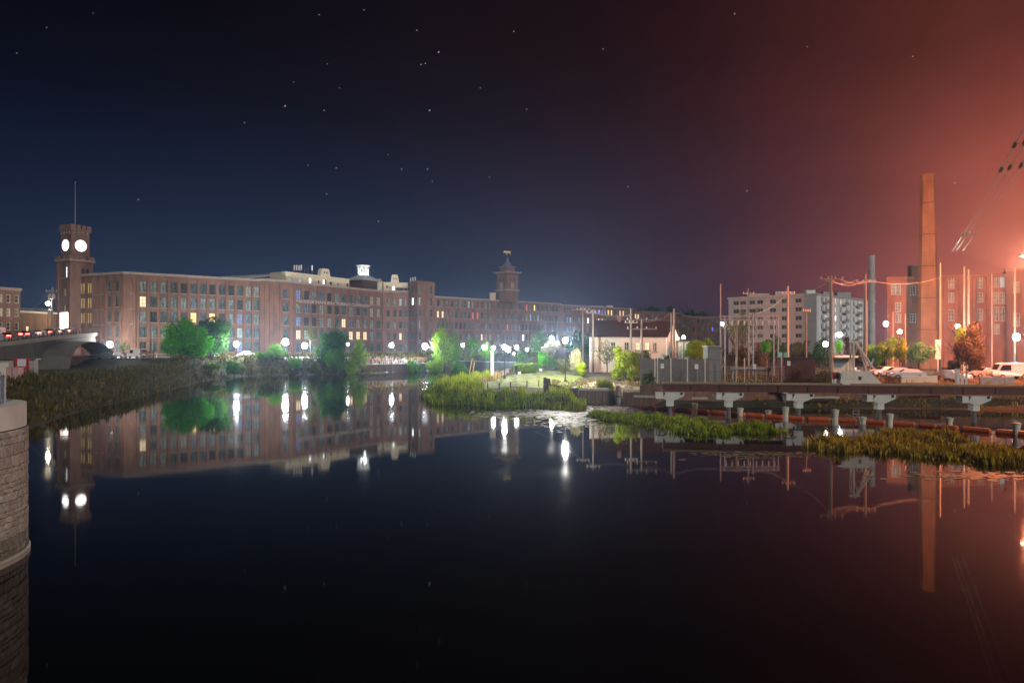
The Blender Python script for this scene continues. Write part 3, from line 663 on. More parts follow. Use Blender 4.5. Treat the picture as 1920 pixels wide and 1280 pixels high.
def clock_tower():
    K = at(132, 184.5); T = thing('clock_tower', 'battlemented brick clock tower with two glowing clock faces', 'clock tower', (K.x, K.y, ZG))
    r_ = Vector((math.cos(R(63)), math.sin(R(63)), 0)); l_ = Vector((-math.sin(R(63)), math.cos(R(63)), 0))
    def ring(w, z0, z1, m, name, inset=0):   # square shaft, near corner set in from K
        k = K+(r_+l_)*inset; b = MB()
        b.prism([k, k+r_*w, k+r_*w+l_*w, k+l_*w], z0, z1); return b.build(name, m, T)
    w = 6.1; k = K; Rr = k+r_*w; Ll = k+l_*w
    # lower shaft: left face with openings
    Lw = length(Ll, k); u = lambda px: tpx(px, Ll, k)*Lw
    ws = [(u(119), zat(511, 187), .75, 3.0, 1, 3, PD[1]), (u(124.2), zat(511, 187), .75, 3.0, 1, 3, PL['B']), (u(121), zat(548, 187), .6, 1.9, 1, 3, PL['y']), (u(125.5), zat(548, 187), .6, 1.9, 1, 3, PL['y']),
          (u(121), zat(578, 187), .6, 1.7, 1, 3, PL['y']), (u(125.5), zat(578, 187), .6, 1.7, 1, 3, PL['y'])]
    z2 = zat(489, 185)
    wall(T, Ll, k, ZG-1, z2, ws, BR2)
    wall(T, k, Rr, ZG-1, z2, [(w*.55, z2-2.6, .7, 1.6, 1, 2, PD[2]), (w*.75, z2-2.6, .7, 1.6, 1, 2, PD[2])], BR2)
    b = MB(); q = k+(r_+l_)*w; plain(b, Rr, q, ZG-1, z2); plain(b, q, Ll, ZG-1, z2); b.build('wall', BR2, T)
    b = MB(); along(Ll, k, .003, .9, ZG-1, z2-.9, .003, .25, b); b.build('corner_pier', BR2, T)
    b = MB(); along(Ll, k, Lw-1.0, Lw+.24, ZG-1, z2-.9, .003, .25, b); b.build('corner_pier', BR2, T)
    b = MB(); along(k, Rr, .003, 1.0, ZG-1, z2-.9, .003, .25, b); b.build('corner_pier', BR2, T)
    # lit doorway / sign panel at street level
    b = MB(); along(Ll, k, u(115), u(129.5), zat(619, 187), zat(586.5, 187), .28, .34, b); b.build('lit_panel', lampmat('lit panel', (1, .93, .84), 5.5), T)
    b = MB(); along(Ll, k, u(119), u(121.5), zat(606, 187), zat(601.5, 187), .345, .37, b); b.build('wall_clock', DARKM, T)
    ring(w+.9, z2, z2+.55, STONE, 'parapet_base', -.45); 
    for A, B in ((Ll, k), (k, Rr)):
        L = length(A, B)
        for i in range(3):
            p = MB(); along(A, B, L*(i*.36)-.35*(i == 0), L*(i*.36)+L*.26+.35*(i == 2), z2+.55, z2+1.55, .05, .42, p); p.build('merlon', BR2, T)
    zt = zat(434, 187); s = 4.9; ins = .6; k2 = K+(r_+l_)*ins
    ring(s, z2+.55, zt, BR2, 'upper_shaft', ins); ring(s+.7, zt, zt+.75, BR2, 'corbel_table', ins-.35)
    for A, B in ((k2+l_*s, k2), (k2, k2+r_*s), (k2+r_*s, k2+(r_+l_)*s), (k2+(r_+l_)*s, k2+l_*s)):
        L = length(A, B)
        for i in range(4):
            p = MB(); along(A, B, L*i/3.65-.35*(i == 0), L*i/3.65+.95, zt+.75, zt+1.75, -.1, .34, p); p.build('merlon', BR2, T)
    for i in range(4):
        for A, B in ((k2+l_*s, k2), (k2, k2+r_*s)):
            L = length(A, B); p = MB(); along(A, B, L*(i+.3)/4, L*(i+.6)/4, zt-.7, zt, .003, .25, p); p.build('corbel', STONE, T)
    zc = zat(459.5, 186); CK = lampmat('clock glass', (1, .98, .93), 3.4)
    for mid, nrm in ((k2+l_*s*.5, -r_), (k2+r_*s*.5, -l_)):
        M = nrm.to_track_quat('Z', 'Y').to_matrix()
        for name, r0, dz0, dz1, m in (('clock_rim', 1.78, .003, .14, STONE), ('clock_face', 1.52, .145, .17, CK)):
            b = MB(); vs = []; n = 28; c = Vector((mid.x, mid.y, zc))
            for dz in (dz0, dz1): vs += [c+M @ Vector((r0*math.cos(2*math.pi*i/n), r0*math.sin(2*math.pi*i/n), dz)) for i in range(n)]
            b.add(vs, [(i, (i+1) % n, n+(i+1) % n, n+i) for i in range(n)]+[tuple(range(n, 2*n))]); b.build(name, m, T)
        for nm, ang, ln in (('minute_hand', 70, 1.1), ('hour_hand', 200, .75)):
            t_ = M @ Vector((math.cos(R(ang)), math.sin(R(ang)), 0)); c = Vector((mid.x, mid.y, zc))+nrm*.2; b = MB(); b.tube(c, c+t_*ln, .03, .015, 4); b.build(nm, DARKM, T)
    m0 = k2+(r_+l_)*s*.5; b = MB(); b.tube((m0.x, m0.y, zt), (m0.x, m0.y, zat(341, 188)), .12, .05, 6); b.ico((m0.x, m0.y, zat(341, 188)), .2); b.build('flagpole', GREYM, T)
    b = MB(); b.box((K.x+r_.x*3.3+l_.x*.5, K.y+r_.y*3.3-.3, zat(484, 184)), (.25, .25, 1.5)); b.build('floodlight', lampmat('tower flood', (1, .97, .9), 2.2), T)
clock_tower()

def brick_cupola_tower():
    K = at(950, 262); T = thing('brick_tower', 'brick bell tower with slate spire and gilded animal weathervane', 'tower', (K.x, K.y, 24.6))
    a = R(42); r_ = Vector((math.cos(a), math.sin(a), 0)); l_ = Vector((-math.sin(a), math.cos(a), 0)); w = 6.1
    def ring(w2, z0, z1, m, name, wt=None):
        c = K+(r_+l_)*w/2; wt = w2 if wt is None else wt; b = MB()
        vs = [c+(r_*i+l_*j)*q/2+Vector((0, 0, z-c.z)) for z, q in ((z0, w2), (z1, wt)) for i, j in ((-1, -1), (1, -1), (1, 1), (-1, 1))]
        b.add(vs, [(0, 1, 5, 4), (1, 2, 6, 5), (2, 3, 7, 6), (3, 0, 4, 7), (4, 5, 6, 7), (3, 2, 1, 0)]); return b.build(name, m, T)
    z = lambda y: zat(y, 264)
    ring(w, 24.6, z(545), BR3, 'lower_stage'); ring(w+.7, z(545), z(542.5), STONE, 'string_course'); ring(w-.2, z(542.5), z(512), BR3, 'bell_stage')
    ring(w+1.6, z(512), z(509), STONE, 'cornice', w+2.0); ring(w+.6, z(509), z(507.5), SLATE, 'skirt_roof', w-1.6)
    ring(w-2.0, z(508), z(500), BR3, 'lantern_stage'); ring(w-.9, z(500), z(498.2), SLATE, 'eaves', w-1.6)
    c = K+(r_+l_)*w/2; b = MB(); prof = [(2.3, 0), (1.35, .9), (.7, 2.0), (.28, 3.3), (.05, 4.2)]; b.lathe(prof, 4, (c.x, c.y, z(498.2)), a+R(45)); b.build('spire', SLATE, T)
    for mid, d, nrm in ((K+l_*(w/2)+r_*.1, -l_, -r_), (K+r_*(w/2)+l_*.1, r_, -l_)):
        rz = math.atan2(d.y, d.x)
        for k in (-1, 1):
            q = mid+d*k*.95+nrm*.02; b = MB(); b.box((q.x, q.y, z(524.5)), (.8, .1, .75), rz); b.build('round_vent', DARKM, T)
        q = mid+nrm*.03; b = MB(); b.box((q.x, q.y, z(535.5)), (1.9, .1, 2.2), rz); b.build('louvre_window', mat('bell louvre', (.12, .10, .08), .8), T)
        for k in (-.62, 0, .62):
            q2 = q+d*k+nrm*.06; b = MB(); b.box((q2.x, q2.y, z(535.5)), (.12, .06, 2.3), rz); b.build('louvre_bar', mat('gold trim', (.5, .40, .2), .5), T)
        for k in range(9):
            q = mid+d*((k-4)*.62)+nrm*.06; b = MB(); b.box((q.x, q.y, z(514.5)), (.26, .2, .6), rz); b.build('corbel', BR3, T)
            if k % 2 == 0: b = MB(); q = mid+d*((k-4)*.62)+nrm*.1; b.box((q.x, q.y, (24.6+z(546))/2), (.3, .22, z(546)-24.6), rz); b.build('brick_rib', BR3, T)
    zt = z(481); G = mat('gilded copper', (.62, .50, .22), .4, metal=.4)
    V = thing('weathervane', 'gilded animal weathervane standing on the spire tip', 'weathervane', (c.x, c.y, zt))
    b = MB(); b.tube((c.x, c.y, zt-.4), (c.x, c.y, zt+1.7), .07, .05, 6); b.build('vane_rod', GREYM, V)
    b = MB(); b.sm = True; b.ico((c.x+.25, c.y, zt+2.05), (1.15, .22, .42), 2); b.ico((c.x-.95, c.y, zt+2.2), (.55, .24, .52), 2); b.ico((c.x-1.35, c.y, zt+1.95), (.34, .16, .24), 1); b.build('animal_body', G, V)
    for x_ in (-.5, -.25, .95, 1.15): b = MB(); b.tube((c.x+x_, c.y, zt+1.9), (c.x+x_+.06, c.y, zt+.95), .1, .06, 5); b.build('leg', G, V)
    b = MB(); b.tube((c.x+1.3, c.y, zt+2.2), (c.x+1.45, c.y, zt+2.75), .08, .03, 5); b.build('tail', G, V)
    q = at(924, 263); b = MB(); b.box((q.x, q.y, 26.2), (2.2, 2, 2.6)); b.prism([(q.x-1.3, q.y-1), (q.x+1.3, q.y-1), (q.x+1.3, q.y+1), (q.x-1.3, q.y+1)], 27.503, 27.8); tag(b.build('stair_hut', mat('hut render', (.38, .28, .22))), 'little pale roof hut leaning against the left side of the bell tower', 'roof hut')
brick_cupola_tower()

# ================================================================== left of the clock tower: brick block, orange wall, road bridge
def left_block():
    A, B = at(-170, 140), at(38, 158); T = thing('brick_block', 'plain brick block with small arched windows at the far left', 'building', (B.x, B.y, 4))
    L = length(A, B); z1 = zat(541, 158); ws = []
    for cx, pm in ((-60, 0), (-42, 0), (-27, 0), (-12, 0), (1, 1), (16, 0), (31.5, 0)):
        for r in range(4):
            ws.append((tpx(cx, A, B)*L, z1-2.45-3.15*r, .85, 1.75, 1, 2, PL['d'] if (cx, r) in ((1, 0), (1, 1), (16, 1)) else PD[2] if r != 1 else PD[1]))
    wall(T, A, B, 3.5, z1, ws, BR2, fm=FRAMEL); parapet(T, A, B, z1, STONE)
    bk = Vector((-10, 12, 0)); b = MB(); plain(b, B, B+bk, 3.5, z1); plain(b, B+bk, A+bk, 3.5, z1); plain(b, A+bk, A, 3.5, z1); b.build('wall', BR2, T)
    b = MB(); b.add([(q.x, q.y, z1-.3) for q in (A, B, B+bk, A+bk)], [(0, 1, 2, 3)]); b.build('roof', ROOFM, T)
    A, B = at(30, 176), at(112, 188); z1 = zat(585, 180); T = thing('low_building', 'low orange-lit brick building with a pale flat roof edge', 'building', (A.x, A.y, 4))
    L = length(A, B); wall(T, A, B, 3.5, z1, [(tpx(52, A, B)*L, z1-4.6, .9, 1.7, 1, 2, PL['w'])], BRO, fm=FRAMEL)
    b = MB(); along(A, B, -.2, L+.2, z1-.25, z1+.2, -8, .5, b); b.build('roof', CREAM, T)
    b = MB(); plain(b, B, B+Vector((-4, 8, 0)), 3.5, z1); plain(b, A+Vector((-4, 8, 0)), A, 3.5, z1); b.build('wall', BRO, T)
    b = MB(); along(A, B, L*.02, L*.98, z1+.2, z1+1.2, -7.5, -2.5, b); b.build('roof_deck', SLATE, T)
left_block()

def utility_pole(px, ytop, d, label, arms=(), r=.17, base=None, group='utility poles', trans=0, m=None, name='utility_pole', cat='utility pole', lean_=0):
    p = at(px, d); zb = H(p.x, p.y) if base is None else base; zt = zat(ytop, d)
    T = thing(name, label, cat, (p.x, p.y, zb), group)
    b = MB(); b.tube((p.x, p.y, zb-.3), (p.x+lean_, p.y, zt), r*1.25, r*.8, 8); b.build('pole', m or POLEW, T)
    for dz, w in arms:
        b = MB(); b.box((p.x+lean_, p.y-r-.06, zt-dz), (w, .12, .16)); b.build('cross_arm', m or POLEW, T)
        for k in range(4):
            x = p.x+lean_-w/2+.15+(w-.3)*k/3; b = MB(); b.lathe([(.05, 0), (.09, .06), (.06, .12), (.09, .18), (.04, .28)], 6, (x, p.y-r-.06, zt-dz+.08)); b.build('insulator', mat('porcelain', (.55, .52, .48), .3), T)
    for k in range(trans):
        x = p.x+(.42 if k % 2 else -.45); b = MB(); b.lathe([(.30, 0), (.34, .1), (.34, 1.0), (.28, 1.15), (.08, 1.25)], 10, (x, p.y-.1, zt-2.6-(k//2)*3.4)); b.build('transformer', GREYM, T)
    return T
utility_pole(98, 539, 150, 'wooden utility pole with transformers left of the clock tower', ((.9, 2.4), ), .22, 4, None, 3)

def road_bridge():
    # deck rises from the left edge of the view towards the foot of the clock tower
    pts = [(at(-330, 92), 6.6), (at(-160, 100), 7.1), (at(0, 112), 7.85), (at(60, 126), 8.55), (at(110, 141), 9.35), (at(150, 155), 10.0), (at(182, 168), 10.5)]
    T = thing('road_bridge', 'curving concrete road bridge with dark railing and one flat arch', 'bridge', (pts[3][0].x, pts[3][0].y, 4))
    n = len(pts); nrm = []
    for i in range(n):
        a = pts[max(0, i-1)][0]; c = pts[min(n-1, i+1)][0]; d = (c-a).normalized(); nrm.append(Vector((-d.y, d.x, 0)))
    def band(o0, o1, za, zb, name, m, par=T):
        b = MB(); vs = []
        for (p, z), q in zip(pts, nrm):
            vs += [(p.x+q.x*o0, p.y+q.y*o0, z+za), (p.x+q.x*o1, p.y+q.y*o1, z+za), (p.x+q.x*o1, p.y+q.y*o1, z+zb), (p.x+q.x*o0, p.y+q.y*o0, z+zb)]
        fs = []
        for i in range(n-1):
            for k in range(4): fs.append((4*i+k, 4*i+(k+1) % 4, 4*i+4+(k+1) % 4, 4*i+4+k))
        fs += [(0, 1, 2, 3), (4*n-1, 4*n-2, 4*n-3, 4*n-4)]
        b.add(vs, fs); return b.build(name, m, par)
    band(.3, 9.0, -.45, .0, 'deck', mat('bridge asphalt', (.05, .05, .05), .9))
    KC = mat('dull kerb concrete', (.24, .22, .19), .9, (.18, .165, .14), .8)
    band(-.05, .55, -.5, .22, 'kerb_beam', KC); band(9.0, 9.5, -.5, .22, 'kerb_beam', KC)
    # spandrel wall with a flat arch near the tower end
    b = MB()
    for i in range(n-1):
        for k in range(6):
            t0, t1 = k/6, (k+1)/6
            def q(t): p = pts[i][0].lerp(pts[i+1][0], t)+nrm[i].lerp(nrm[i+1], t)*.35; return p, pts[i][1]*(1-t)+pts[i+1][1]*t
            def lo(p): 
                px = CX+F*p.x/p.y; s = (px-122)/56
                return 2.2+(6.2*math.sqrt(max(0, 1-s*s)) if abs(s) < 1 else -1)
            (p0, z0), (p1, z1) = q(t0), q(t1)
            b.quad((p0.x, p0.y, min(z0-.45, lo(p0))), (p1.x, p1.y, min(z1-.45, lo(p1))), (p1.x, p1.y, z1-.45), (p0.x, p0.y, z0-.45))
            b.quad((p0.x, p0.y, min(z0-.45, lo(p0))), (p1.x, p1.y, min(z1-.45, lo(p1))), (p1.x+3, p1.y+5, min(z1-.45, lo(p1))), (p0.x+3, p0.y+5, min(z0-.45, lo(p0))))
    b.build('spandrel_wall', mat('weathered concrete', (.10, .088, .078), .9, (.065, .06, .054), .5), T)
    for o in (.12, 9.25):
        for za in (.62, 1.02): band(o-.03, o+.03, za, za+.07, 'rail', DARKM)
    me = None
    for i in range(n-1):
        L = (pts[i+1][0]-pts[i][0]).length; k = max(2, round(L/2.2))
        for j in range(k):
            t = j/k; p = pts[i][0].lerp(pts[i+1][0], t); z = pts[i][1]*(1-t)+pts[i+1][1]*t
            for o in (.12, 9.25):
                c = p+nrm[i]*o
                if me is None:
                    m = MB(); m.box((0, 0, .68), (.12, .12, 1.0)); me = m.mesh('post', DARKM)
                meshobj('post', me, T, Vector((c.x, c.y, z))-T.location)
    return pts, nrm
BP, BN = road_bridge()

def car_proto(name, label, paint, loc, rz, group, lights='tail', van=False, on=True, gain=1.0):
    """length along local y, front towards +y"""
    T = thing(name, label, 'van' if van else 'car', loc, group, rz)
    L, Wd = (4.6, 1.8) if not van else (5.3, 2.0); hw = Wd/2
    prof = [(-2.25, .35), (-2.28, .75), (-2.1, .98), (-1.75, 1.02), (-1.2, 1.42), (.35, 1.46), (1.05, 1.0), (2.0, .86), (2.3, .6), (2.28, .32)] if not van else \
           [(-2.6, .4), (-2.65, 1.2), (-2.55, 2.1), (-2.3, 2.3), (1.1, 2.3), (1.5, 2.15), (2.05, 1.25), (2.55, 1.1), (2.7, .7), (2.65, .4)]
    b = MB(); n = len(prof); vs = []
    for sx in (-1, 1):
        for y, z in prof: vs.append((sx*hw*(1 if z < 1.05 else .84), y, z))
    b.add(vs, [tuple(range(n))[::-1], tuple(range(n, 2*n))]+[(i, (i+1) % n, n+(i+1) % n, n+i) for i in range(n)]); b.local('body', mat('car paint '+name+str(paint), paint, .35, spec=.5), T)
    gl = mat('car glass', (.01, .012, .015), .1, spec=.6)
    for sx in (-1, 1):
        g = MB()
        if not van: g.add([(sx*(hw*.9+.02), -1.55, 1.02), (sx*(hw*.9+.02), .85, 1.02), (sx*(hw*.845+.015), .28, 1.38), (sx*(hw*.845+.015), -1.1, 1.38)], [(0, 1, 2, 3)])
        else: g.add([(sx*(hw*.93), .2, 1.25), (sx*(hw*.93), 1.75, 1.25), (sx*(hw*.85+.02), 1.3, 2.0), (sx*(hw*.85+.02), .2, 2.0)], [(0, 1, 2, 3)])
        g.local('side_window', gl, T)
    g = MB(); (y0, z0, y1, z1) = (-1.80, 1.06, -1.26, 1.39) if not van else (-2.64, 1.35, -2.58, 2.0)
    g.add([(-hw*.8, y0-.03, z0), (hw*.8, y0-.03, z0), (hw*.72, y1-.03, z1), (-hw*.72, y1-.03, z1)], [(0, 1, 2, 3)]); g.local('rear_window', gl, T)
    g = MB(); (y0, z0, y1, z1) = (1.0, 1.06, .42, 1.42) if not van else (2.03, 1.32, 1.55, 2.08)
    g.add([(-hw*.8, y0+.04, z0), (hw*.8, y0+.04, z0), (hw*.74, y1+.04, z1), (-hw*.74, y1+.04, z1)], [(0, 1, 2, 3)]); g.local('windscreen', gl, T)
    ty = mat('tyre rubber', (.015, .015, .015), .8); rm = mat('wheel rim', (.35, .35, .35), .4, metal=.5)
    for sx in (-1, 1):
        for y in (-1.4, 1.4):
            w = MB(); w.tube((sx*(hw-.2), y, .33), (sx*(hw+.01), y, .33), .33, .33, 12); o = w.local('tyre', ty, T)
            w = MB(); w.tube((sx*(hw), y, .33), (sx*(hw+.025), y, .33), .2, .2, 10); w.local('rim', rm, o)
    yb = prof[1][0]
    for sx in (-1, 1):
        w = MB(); w.box((sx*(hw-.32), yb-.0, .82 if not van else 1.0), (.55, .12, .26)); w.local('tail_light', lampmat('tail light %.1f' % gain, (1, .045, .03), 9*gain) if on else mat('tail light off', (.3, .02, .02), .3), T)
        w = MB(); w.box((sx*(hw-.3), prof[-2][0]-.03, .66 if not van else .8), (.4, .12, .18)); w.local('headlight', lampmat('headlight', (1, .96, .9), 12) if on else mat('headlight off', (.6, .6, .6), .2), T)
    w = MB(); w.box((0, yb-.03, .55), (.52, .04, .12)); w.local('number_plate', WHITE, T)
    return T
def bridge_cars():
    tot = [0]
    for a, c in zip(BP[:-1], BP[1:]): tot.append(tot[-1]+(c[0]-a[0]).length)
    def pos(s, o):
        for i in range(len(BP)-1):
            if tot[i] <= s <= tot[i+1]:
                t = (s-tot[i])/(tot[i+1]-tot[i]); p = BP[i][0].lerp(BP[i+1][0], t)+BN[i].lerp(BN[i+1], t)*o; d = (BP[i+1][0]-BP[i][0]).normalized()
                return Vector((p.x, p.y, BP[i][1]*(1-t)+BP[i+1][1]*t+.004)), math.atan2(d.y, d.x)-math.pi/2
    G = 'cars climbing the road bridge'
    cols = [(.08, .08, .09), (.30, .30, .32), (.20, .03, .03), (.05, .07, .14), (.5, .5, .48), (.04, .04, .04), (.12, .12, .12), (.3, .27, .2)]
    lab = ['dark grey car at the left end of the bridge queue', 'silver car second from the left on the road bridge', 'dark red car in the bridge queue left of the white van', 'dark blue car just right of the white van on the bridge',
           'pale car midway up the road bridge', 'black car on the bridge below the utility pole', 'grey car below the lit panel of the clock tower', 'tan car highest on the road bridge by the tower']
    for i, s in enumerate((21, 27.5, 34, 43.5, 50, 56.5, 63, 69.5)):
        p, rz = pos(s, 2.6); car_proto('car', lab[i], cols[i], p, rz, G, gain=3.0)
    p, rz = pos(38, 6.2); car_proto('delivery_van', 'white van in the far lane of the road bridge', (.85, .85, .85), p, rz+math.pi, G, van=True)
bridge_cars()

def lot_things():
    G = 'vehicles in the lot below the clock tower'
    def put(px, d, z=None): p = at(px, d); p.z = H(p.x, p.y)+.004; return p
    car_proto('delivery_van', 'white van parked beside the slim tree in front of the mill corner', (.85, .86, .88), put(257, 163), R(60), G, van=True, on=False)
    car_proto('car', 'white car parked under the glaring lot lamp', (.7, .7, .7), put(222, 164), R(80), G, on=False)
    car_proto('car', 'dark car parked at the left end of the lot', (.08, .09, .1), put(196, 160), R(100), G, on=False)
    car_proto('car', 'silver car parked behind the big green tree', (.5, .52, .54), put(393, 172), R(70), G, on=False)
    car_proto('car', 'white car parked between the lamp and the blank stair bay', (.75, .75, .75), put(462, 178), R(75), G, on=False)
    p = put(276, 158); T = thing('material_rack', 'rack of rusty drums and pipes on the bank beside the white van', 'rack', p)
    for x in (-1.5, 1.5):
        b = MB(); b.box((p.x+x, p.y, p.z+1.4), (.14, .14, 2.8)); b.build('upright', RUSTW, T)
    for k in range(3):
        b = MB(); b.box((p.x, p.y, p.z+.5+k*.95), (3.2, .9, .1)); b.build('shelf', RUSTW, T)
    for k in range(4):
        for j in range(2):
            b = MB(); b.tube((p.x-1.1+k*.72, p.y-.3, p.z+.86+j*.95), (p.x-1.1+k*.72, p.y+.4, p.z+.86+j*.95), .28, .28, 10); b.build('drum', mat('rust drum', (.30, .12, .05), .7, (.12, .12, .12), 2), T)
    p = Vector((-79, 159, 0)); p.z = H(p.x, p.y+7); T = thing('guard_rail', 'pale low guard rail along the lot edge by the big tree', 'guard rail', p)
    for k in range(9):
        x = p.x-14+k*2.2; y = p.y+7; z = H(x, y); b = MB(); b.box((x, y, z+.5), (.12, .12, 1.0)); b.build('post', WHITE, T)
    b = MB(); b.path([(p.x-14+k*2.2, p.y+7, H(p.x-14+k*2.2, p.y+7)+.95) for k in range(9)], .06); b.build('rail', WHITE, T)
lot_things()

def underbridge():
    # low shed, sign board and boxes under the left end of the bridge
    p = at(28, 100); z = H(p.x, p.y); T = thing('equipment_shed', 'low grey shed with pale doors under the left end of the bridge', 'shed', (p.x, p.y, z))
    b = MB(); b.box((p.x, p.y, z+1.2), (5.2, 3, 2.4), R(25)); b.build('wall', mat('grey boards', (.28, .26, .24), .8, (.2, .19, .18), 2), T)
    b = MB(); b.box((p.x, p.y, z+2.48), (5.7, 3.5, .16), R(25)); b.build('roof', DARKM, T)
    for k in (-1, 1):
        q = Vector((p.x, p.y, 0))+Vector((math.cos(R(25)), math.sin(R(25)), 0))*k*1.2+Vector((math.sin(R(25)), -math.cos(R(25)), 0))*1.52; b = MB(); b.box((q.x, q.y, z+1.05), (1.5, .08, 1.9), R(25)); b.build('door', mat('pale door', (.45, .43, .38), .7), T)
    p = at(40, 96); z = H(p.x, p.y); T = thing('notice_board', 'red and pale notice board under the road bridge', 'notice board', (p.x, p.y, z))
    for x in (-.9, .9): b = MB(); b.box((p.x+x, p.y, z+1.3), (.12, .12, 2.6)); b.build('post', DARKM, T)
    b = MB(); b.box((p.x, p.y, z+1.9), (2.2, .1, 1.7)); b.build('board', mat('red board', (.40, .04, .05), .6), T)
    b = MB(); b.box((p.x+.1, p.y-.06, z+2.1), (1.2, .02, 1.0)); b.build('paper_panel', mat('pale panel', (.55, .55, .6), .7), T)
    p = at(28, 88); z = H(p.x, p.y); T = thing('utility_box', 'pinkish utility box standing in the brush below the notice board', 'utility box', (p.x, p.y, z))
    b = MB(); b.box((p.x, p.y, z+.8), (1.5, 1.0, 1.6)); b.build('cabinet', mat('pink grey box', (.45, .28, .26), .7), T)
    b = MB(); b.box((p.x, p.y, z+1.64), (1.7, 1.2, .08)); b.build('lid', mat('pink lid', (.5, .33, .3), .7), T)
    b = MB(); b.box((p.x, p.y-.51, z+.8), (.06, .03, 1.4)); b.build('door_seam', DARKM, T)
    p0, p1 = at(90, 135), at(182, 165); T = thing('abutment_wall', 'low dull brick wall under the arch of the road bridge', 'wall', (p0.x, p0.y, 3.5))
    b = MB(); L = length(p0, p1); along(p0, p1, 0, L, 2.0, 5.2, -.5, .0, b); b.build('wall_face', BR2, T)
    b = MB(); along(p0, p1, -.1, L+.1, 5.2, 5.4, -.6, .1, b); b.build('coping', CONC, T)
underbridge()

# ================================================================== stone bridge pier in the left foreground
def pier():
    cx, cy, Rr = -21.3, 23.0, 4.1
    T = thing('bridge_pier', 'rounded rubble stone pier with a white concrete cap in the left foreground', 'bridge pier', (cx, cy, 0))
    b = MB(); b.sm = False; b.lathe([(Rr-.05, -1.0), (Rr-.05, 4.55)], 48, (cx, cy, 0)); b.build('pier_core', mat('mortar', (.36, .36, .31), .95), T)
    MS = [mat('pier stone %d' % k, c, .9, c2, 6, bump=.5) for k, (c, c2) in enumerate((((.50, .51, .45), (.35, .355, .31)), ((.45, .455, .40), (.31, .315, .27)), ((.54, .55, .49), (.38, .385, .34)), ((.42, .42, .37), (.29, .29, .25))))]
    rnd = random.Random(3); z = -.25; WETS = mat('wet algae stone', (.20, .20, .15), .5, (.12, .125, .09), 6, bump=.5)
    b = MB(); b.lathe([(Rr+.06, -.9), (Rr+.06, .18), (Rr+.02, .24), (Rr-.2, .24)], 48, (cx, cy, 0)); b.build('footing', mat('wet concrete', (.36, .36, .32), .6, (.24, .24, .21), 1.5), T)
    z = .26; row = 0
    while z < 4.5:
        h = min(rnd.choice((.18, .22, .27, .33, .4)), 4.56-z)
        if 4.56-(z+h) < .2: h = 4.56-z
        a = R(-95)+rnd.uniform(0, .1); aend = R(38)
        while a < aend:
            w = rnd.uniform(.16, .55)/Rr; o = rnd.uniform(-.03, .0); r0 = Rr-.2; r1 = Rr+o; g = .004
            st = MB(); vs = []; na = 3
            jl, jh = rnd.uniform(0, .07), rnd.uniform(0, .07)
            for (r_, ins) in ((r0, 0), (r1-.018, 0), (r1, .02)):
                for i in range(na):
                    t_ = a+g/Rr+ins/Rr+(w-2*g/Rr-2*ins/Rr)*i/(na-1)
                    for zz in (z+g+ins+jl*(i == 0), z+h-g-ins-jh*(i == 2)): vs.append((cx+r_*math.cos(t_), cy+r_*math.sin(t_), zz))
            k = 2*na; fs = []
            for s in (0, 1):
                for i in range(na-1):
                    q = s*k+2*i
                    fs += [(q, q+2, q+k+2, q+k), (q+1, q+k+1, q+k+3, q+3)]
                q = s*k; fs += [(q, q+k, q+k+1, q+1)]; q = s*k+2*(na-1); fs += [(q, q+1, q+k+1, q+k)]
            for i in range(na-1): q = 2*k+2*i; fs.append((q, q+2, q+3, q+1))
            st.add(vs, fs); st.build('stone', rnd.choice(MS) if z > .55 else WETS, T)
            a += w
        z += h; row += 1
    PC = mat('white concrete cap', (.76, .82, .77), .8, (.62, .68, .63), .9, bump=.1)
    b = MB(); b.sm = False; n = 56; vs = []
    for (r_, zz) in ((Rr-.06, 4.6), (Rr-.06, 5.42), (Rr-.72, 5.42), (Rr-.72, 4.95)):
        vs += [(cx+r_*math.cos(2*math.pi*i/n), cy+r_*math.sin(2*math.pi*i/n), zz) for i in range(n)]
    b.add(vs, [(k*n+i, k*n+(i+1) % n, (k+1)*n+(i+1) % n, (k+1)*n+i) for k in range(3) for i in range(n)]+[tuple(range(n))[::-1]]); b.build('parapet_cap', PC, T)
    b = MB(); b.lathe([(Rr-.73, 4.94), (Rr-.73, 4.96)], 40, (cx, cy, 0)); b.build('cap_floor', mat('mossy floor', (.36, .38, .20), .9, (.28, .30, .17), 1.2), T)
    b = MB(); b.box((cx+1.9, cy-.9, 5.0), (.12, .12, .5)); b.build('drain_stub', DARKM, T)
    # steel picket railing that comes in from the left behind the cap
    ZR0, ZR1 = 5.0, 6.35; A = Vector((-24.5, 25.4)); B = Vector((-18.85, 25.4))
    T2 = thing('steel_railing', 'grey steel picket railing behind the white pier cap', 'railing', (B.x, B.y, ZR0))
    L = (B-A).length; d = (B-A)/L; SM = mat('railing steel', (.25, .27, .33), .4, metal=.4)
    for z0, z1 in ((ZR1-.1, ZR1), (ZR1-.34, ZR1-.28), (ZR0+.1, ZR0+.16)):
        b = MB(); along(A, B, 0, L, z0, z1, -.03, .03, b); b.build('rail', SM, T2)
    for k in range(int(L/.13)):
        p = B-d*(.05+k*.13); b = MB(); b.box((p.x, p.y, (ZR0+ZR1)/2-.02), (.03, .03, ZR1-ZR0-.08) if k % 11 else (.09, .09, ZR1-ZR0)); b.build('picket' if k % 11 else 'post', SM, T2)
pier()

